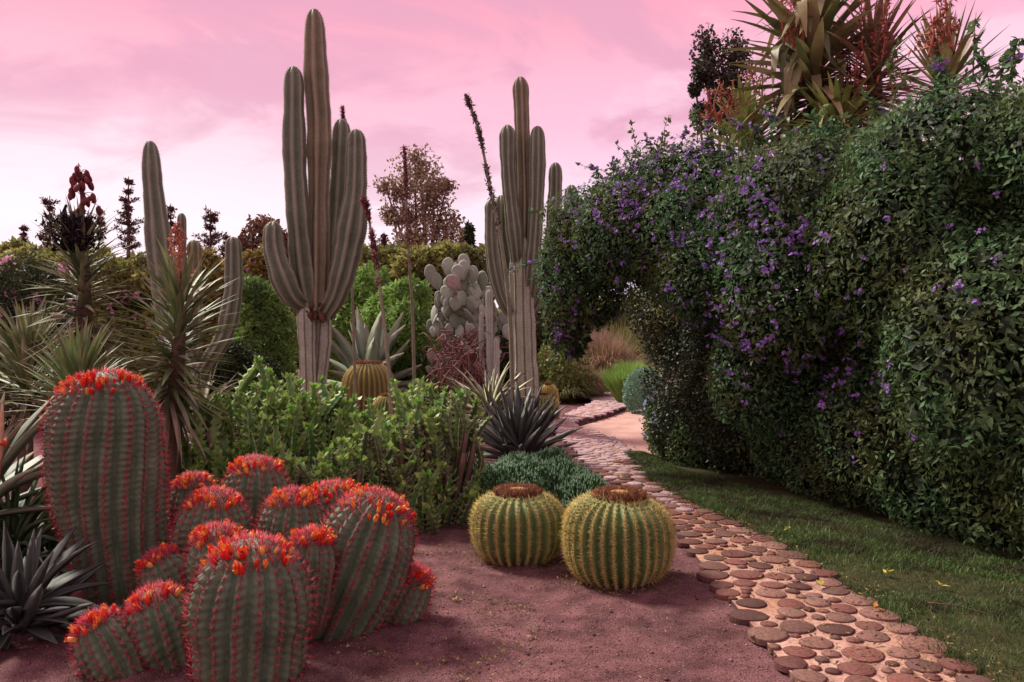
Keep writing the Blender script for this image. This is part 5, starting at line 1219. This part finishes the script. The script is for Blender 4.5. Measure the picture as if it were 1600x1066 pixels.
def tree(label, blobs_px, d, n, size, mat, seed, r=.12, name='tree', group='trees beyond the garden', asp=.32, lump=.45, depth=.35, limbs=True):
    bl = []; k = d / F
    for (x, y, rx, ry) in blobs_px:
        p = P(x, y, d); dd = np.random.default_rng(int(x * 3 + y)).uniform(-.5, .5) * rx * k; bl.append((p[0], d + dd, p[2], rx * k, rx * k * .85, ry * k))
    c = np.mean([b[0] for b in bl]); root = thing(name, label, 'tree', (c, d, 0), group)
    p, nr = blob_points(bl, n, seed, lump, 1.1, depth, .3); V, Fs = leaves(p, nr, size, asp, seed + 1, 0, .2); part('crown', V, Fs, [mat], root, smooth=False, kind='stuff')
    trunk_part(root, (c, d, 0), [(b[0], b[1], b[2] + b[5] * .5) for b in bl], r, seed); return root
tree('airy brown leaved tree behind the straight thin flower stalk', [(655, 265, 34, 26), (625, 300, 28, 20), (680, 300, 34, 24), (640, 340, 36, 26), (690, 350, 30, 34), (610, 335, 18, 22), (655, 375, 45, 25), (700, 385, 22, 22), (668, 315, 14, 30), (648, 250, 12, 14), (705, 345, 14, 16), (600, 290, 14, 10), (700, 290, 16, 10)], 34, 8500, .16, M_brown, 601, .16, lump=.75, depth=.5)
tree('dark twin lobed tree behind the coral flowered leaf clumps', [(1105, 75, 18, 32), (1100, 120, 30, 30), (1150, 85, 24, 36), (1140, 135, 34, 30), (1085, 140, 16, 16), (1125, 170, 35, 25), (1100, 178, 26, 24), (1150, 180, 24, 24)], 19, 9000, .10, leaf_mat('dark_tree_leaf', [(0.03, 0.03, 0.02), (0.055, 0.05, 0.032), (0.09, 0.075, 0.05)], .6, .2, .2), 602, .12, lump=.7, depth=.5)

def conifer(label, x, ytop, ybot, d, w, n, mat, seed, name='conifer', group='slim conifers on the skyline', gap=.38, sweep=.5):
    rg = np.random.default_rng(seed); top = P(x, ytop, d); k = d / F; base = np.array([top[0], d, 0.0]); zb = P(x, ybot, d)[2]; root = thing(name, label, 'tree', (base[0], d, 0), group)
    part('trunk', *tube(np.array([base, (base + top) / 2, top]), np.array([.16, .09, .015]), 6), [M_bark], root); acc = Acc(); bp = []; bn = []; L = top[2] - zb; tiers = int(L / gap) + 3
    for t in range(tiers):
        f = (t + rg.uniform(-.2, .2)) / tiers; z = zb + L * f; R = w * k * ((1 - f) ** .75 * .95 + .07) * rg.uniform(.45, 1.25); nb = rg.integers(4, 7)
        for j in range(nb):
            a = rg.uniform(0, 6.28); R = R * rg.uniform(.75, 1.3); R = min(R, w * k * 1.1); e = np.array([base[0] + math.cos(a) * R, d + math.sin(a) * R, z + R * sweep * rg.uniform(.4, 1.4)]); s = np.array([base[0], d, z]); acc.add(*tube(np.array([s, (s + e) / 2 - [0, 0, .04], e]), np.array([.03, .02, .008]), 4, False)); m = int(n * 1.3 / tiers / nb)
            u = rg.uniform(.15, 1, m); bp.append(s + (e - s) * u[:, None] + rg.normal(0, .03 * (1 + R), (m, 3))); bn.append(rg.normal(size=(m, 3)))
    V, Fs, fm = acc.out(); part('branches', V, Fs, [M_bark], root, kind='stuff'); V, Fs = leaves(np.vstack(bp), unit(np.vstack(bn)), .12 * d / 30, .2, seed, .4); part('crown', V, Fs, [mat], root, smooth=False, kind='stuff'); return root
for (lab, x, yt, yb, d, w, n, sd_) in (('tallest slim reddish conifer between the seed headed yucca and the straight cactus arm', 201, 276, 430, 30, 26, 2600, 1), ('slim conifer peeping out beside the black seed head', 78, 306, 400, 30, 18, 1500, 2), ('tiny dark conifer over the pink oleander', 38, 350, 410, 34, 9, 900, 3),
        ('pointed conifer between the coral spike and the curved cactus arm', 329, 326, 430, 30, 24, 1800, 4), ('narrow conifer half hidden by the straight cactus arm', 267, 318, 420, 31, 14, 1100, 5), ('small conifer right behind the curved cactus arm', 354, 364, 420, 32, 10, 900, 6), ('reddish conifer far behind the crown of the seed headed yucca', 157, 322, 420, 33, 16, 1200, 7), ('faint small conifer at the foot of the airy brown tree', 600, 362, 410, 38, 12, 900, 8)):
    conifer(lab, x, yt, yb, d, w, n, M_con, 700 + sd_)
tree('dark narrow cypress beside the airy brown tree', [(733, 372, 6, 26), (734, 395, 7, 22)], 36, 1600, .2, M_dkgrn, 610, .07, 'cypress', None, .25, .12, .2)
tree('second little cypress leaning close to the airy brown tree', [(722, 372, 4, 15), (723, 388, 5, 16)], 38, 900, .2, M_brown, 611, .05, 'cypress', None, .25, .12, .2)
# the far wood that closes the horizon
rg = np.random.default_rng(88); wb = []
for i in range(130):
    x = -48 + (i % 65) * 1.5 + rg.uniform(-.4, .4); dd = 46 + rg.uniform(-2, 3); h = rg.uniform(2.6, 4.6); wb.append((x, dd, h * .5, rg.uniform(1.1, 1.8), 1.4, h * .55))
p, nr = blob_points(wb, 110000, 90, .3, 1.0, .2); ok = nr[:, 1] < .5; V, Fs = leaves(p[ok], nr[ok], .42, .3, 91)
tag(part('far_wood', V, Fs, [M_olive], None, smooth=False), 'far belt of olive green bushes closing the horizon', 'wood', kind='stuff')

# ------------------------------------------------------------------ tall yuccas above the flowering hedge
YW = blades(M_wide, .055, [.0, .06, .15], .28, 0, 8, .35) + blades(M_wide, .055, [.05, .1], .28, 0, 9, .35, [(.55, 1.9), (.4, 1.6)]) + blades(M_wide, .06, [.3, .5], .2, 0, 8, .35)
def tall_yucca(label, x, ytop, d, n, lr, el0, el1, axis_px, seed, meshes, stalks, group='broad leaved yuccas above the hedge', spread=.5):
    rg = np.random.default_rng(seed); b = P(x, ytop, d); root = thing('yucca', label, 'yucca', (b[0], b[1], 0), group)
    part('trunk', *tube(spline([(b[0], d, -.05), (b[0] + .05, d, b[2] * .5), P(x, ytop, d)], 8), np.linspace(.16, .08, 8), 8), [M_bark], root)
    rosette(root, (P(x, axis_px[0], d), P(x, axis_px[1], d)), n, lr, el0, el1, meshes, seed, .22, .05)
    for (sx, sy0, sy1) in stalks:
        a = P(sx, sy0, d - .25); e = P(sx + rg.normal(0, 6), sy1, d - .25); path = spline([a, (a + e) / 2 + rg.normal(0, .03, 3), e], 12); acc = Acc(); acc.add(*tube(path, np.linspace(.014, .006, 12), 5))
        for j in range(26):
            t = rg.uniform(.05, 1); c = a + (e - a) * t; q = rg.normal(0, .075, 3) * [1, .8, .6] * (1.15 - t * .7); acc.add(*tube(np.array([c, c + q * .5 + [0, 0, .02], c + q + [0, 0, .07]]), np.array([.006, .005, .003]), 4, False))
            acc.add(*spikes(np.stack([c + q + [0, 0, .05]] * 4), rg.normal(0, 1, (4, 3)), .05, .009))
        V, Fs, fm = acc.out(); part('flower_stalk', V, Fs, [M_redstalk], root, smooth=False)
    return root
tall_yucca('huge broad leaved yucca towering over the purple flowers', 1270, 60, 9.4, 300, (1.05, 1.0), -1.3, 1.35, (235, 60), 91, YW, [(1250, 130, 20), (1320, 190, 60), (1335, 190, 40), (1225, 70, -10), (1325, 170, 90), (1240, 90, -10)])
tall_yucca('smaller reddish yucca near the edge with upright leaves', 1475, 120, 7.4, 70, (.5, .68), .3, 1.5, (150, 115), 92, blades(M_wide, .045, [0, .05], .3), [(1490, 80, -5), (1470, 70, 10), (1450, 90, 35)])
tall_yucca('dull brownish yucca crowding the huge broad leaved one', 1365, 90, 9.0, 170, (.75, .7), -1.1, 1.4, (210, 70), 95, blades(leaf_mat('dry_broad_leaf', [(.10, .07, .04), (.2, .13, .08), (.3, .17, .11), (.36, .2, .12)], .7, .2, .2), .04, [.05, .15, .3], .3, 0, 7, .3), [(1340, 190, 90), (1370, 130, 10), (1395, 150, 50), (1355, 120, -10), (1385, 100, 0)])
YL = blades(M_limeblade, .055, [0, .08, .2], .25, 0, 7, .35) + [blade(9, .05, .05, .2, mats=[M_limeblade], belly=.35, kink=(.55, 1.5))]
tall_yucca('yellow green leaf clump with red stalks beneath the dark twin lobed tree', 1165, 210, 10.2, 90, (.62, .72), .05, 1.4, (240, 205), 93, YL, [(1105, 200, 140), (1125, 200, 130), (1175, 190, 110), (1190, 180, 90), (1140, 190, 140)])
tall_yucca('yellow green leaf clump with bent straps below the huge yucca', 1310, 200, 8.8, 70, (.62, .62), -.25, 1.2, (220, 185), 94, YL, [])

# ------------------------------------------------------------------ dry leaf litter on path, grass and gravel
rg = np.random.default_rng(44); n = 5200; i = rg.integers(0, 95, n); e = np.clip(rg.beta(2.2, 1.1, n) * 1.25, 0, 1.3)
q = PL[i] * (1 - e)[:, None] + PR[i] * e[:, None]; q[:, :2] += rg.normal(0, .04, (n, 2)); q[:, 2] = np.where(e > 1, .034, PZ[i] + .009)
ring = []                                              # trash gathered round the feet of the cacti and the thicket
for (cx, cy, rr, k) in ((0.682, 5.05, .30, 420), (0.04, 5.5, .27, 360), (-.35, 4.15, .42, 500), (-1.0, 4.0, .9, 800), (-.45, 6.2, .55, 600)):
    a_ = rg.uniform(0, 6.28, k); w_ = rr + np.abs(rg.normal(0, .07, k)); ring.append(np.stack([cx + np.cos(a_) * w_, cy + np.sin(a_) * w_, np.full(k, .012)], 1))
k = 700; yy = rg.uniform(3.4, 7.5, k); ring.append(np.stack([rg.uniform(-.2, .42, k) * yy, yy, np.full(k, .012)], 1))
ring = np.vstack(ring); ring[:, 2] += np.maximum(ground_z(ring[:, 0], ring[:, 1]), 0); q = np.vstack([q, ring]); n = len(q)
V, Fs = leaves(q, np.array([[0, 0, 1.0]] * n), .021 * rg.choice([.5, .8, 1.2], n), .24, 45, 0, 0, .45, .2, 1.0)
tag(part('leaf_litter', V, Fs, [plain_mat('litter', [(.05, .03, .02), (.09, .05, .03), (.2, .14, .05), (.30, .24, .08)], .9, .1)], None, smooth=False), 'scraps of dry leaves scattered on the slice path and its grassy edge', 'leaf litter', kind='stuff')

# ------------------------------------------------------------------ fallen leaves and twig
M_fall = plain_mat('fallen_yellow_leaf', [(0.55, 0.42, 0.06), (0.6, 0.5, 0.10)], .6, .2, 20, .2)
M_fallo = plain_mat('fallen_orange_leaf', [(0.5, 0.2, 0.04), (0.42, 0.17, 0.05)], .6, .2, 20, .2)
for k, (x, y, lab, mt) in enumerate(((1232, 836, 'yellow fallen leaf on the grass nearest the hedge foot', M_fall), (1473, 928, 'yellow fallen leaf on the widest patch of grass', M_fall), (1367, 966, 'orange fallen leaf at the grassy edge of the slices', M_fallo), (1175, 1003, 'orange fallen leaf on the red gravel touching a paving slice', M_fallo), (1284, 929, 'yellow fallen leaf among the paving slices', M_fall), (1386, 908, 'faded yellow leaf lying in shaded grass below the hedge', M_fall))):
    g = G(x, y); V, Fs = leaves(np.array([[0, 0, .0]] * 3) + np.array([[0, 0, 0], [.004, .01, .006], [-.01, .004, .004]]), np.array([[0, 0, 1.0]] * 3), .05, .26, 800 + k, 0, 0, .3)
    z = .052 if k in (2, 4) else (.045 if k != 3 else .02)
    tag(part('fallen_leaf', V + np.array([g[0], g[1], z]), Fs, [mt], None, smooth=False), lab, 'leaf', 'fallen leaves on the ground')
g = G(1490, 965); path = spline([(g[0] - .09, g[1] + .1, .05), (g[0] - .02, g[1] + .02, .065), (g[0] + .08, g[1] - .0, .05), (g[0] + .14, g[1] - .10, .05)], 10)
tag(part('twig', *tube(path, np.linspace(.003, .0012, 10), 5), [M_bark], None), 'bent brown twig lying on the grass', 'twig')
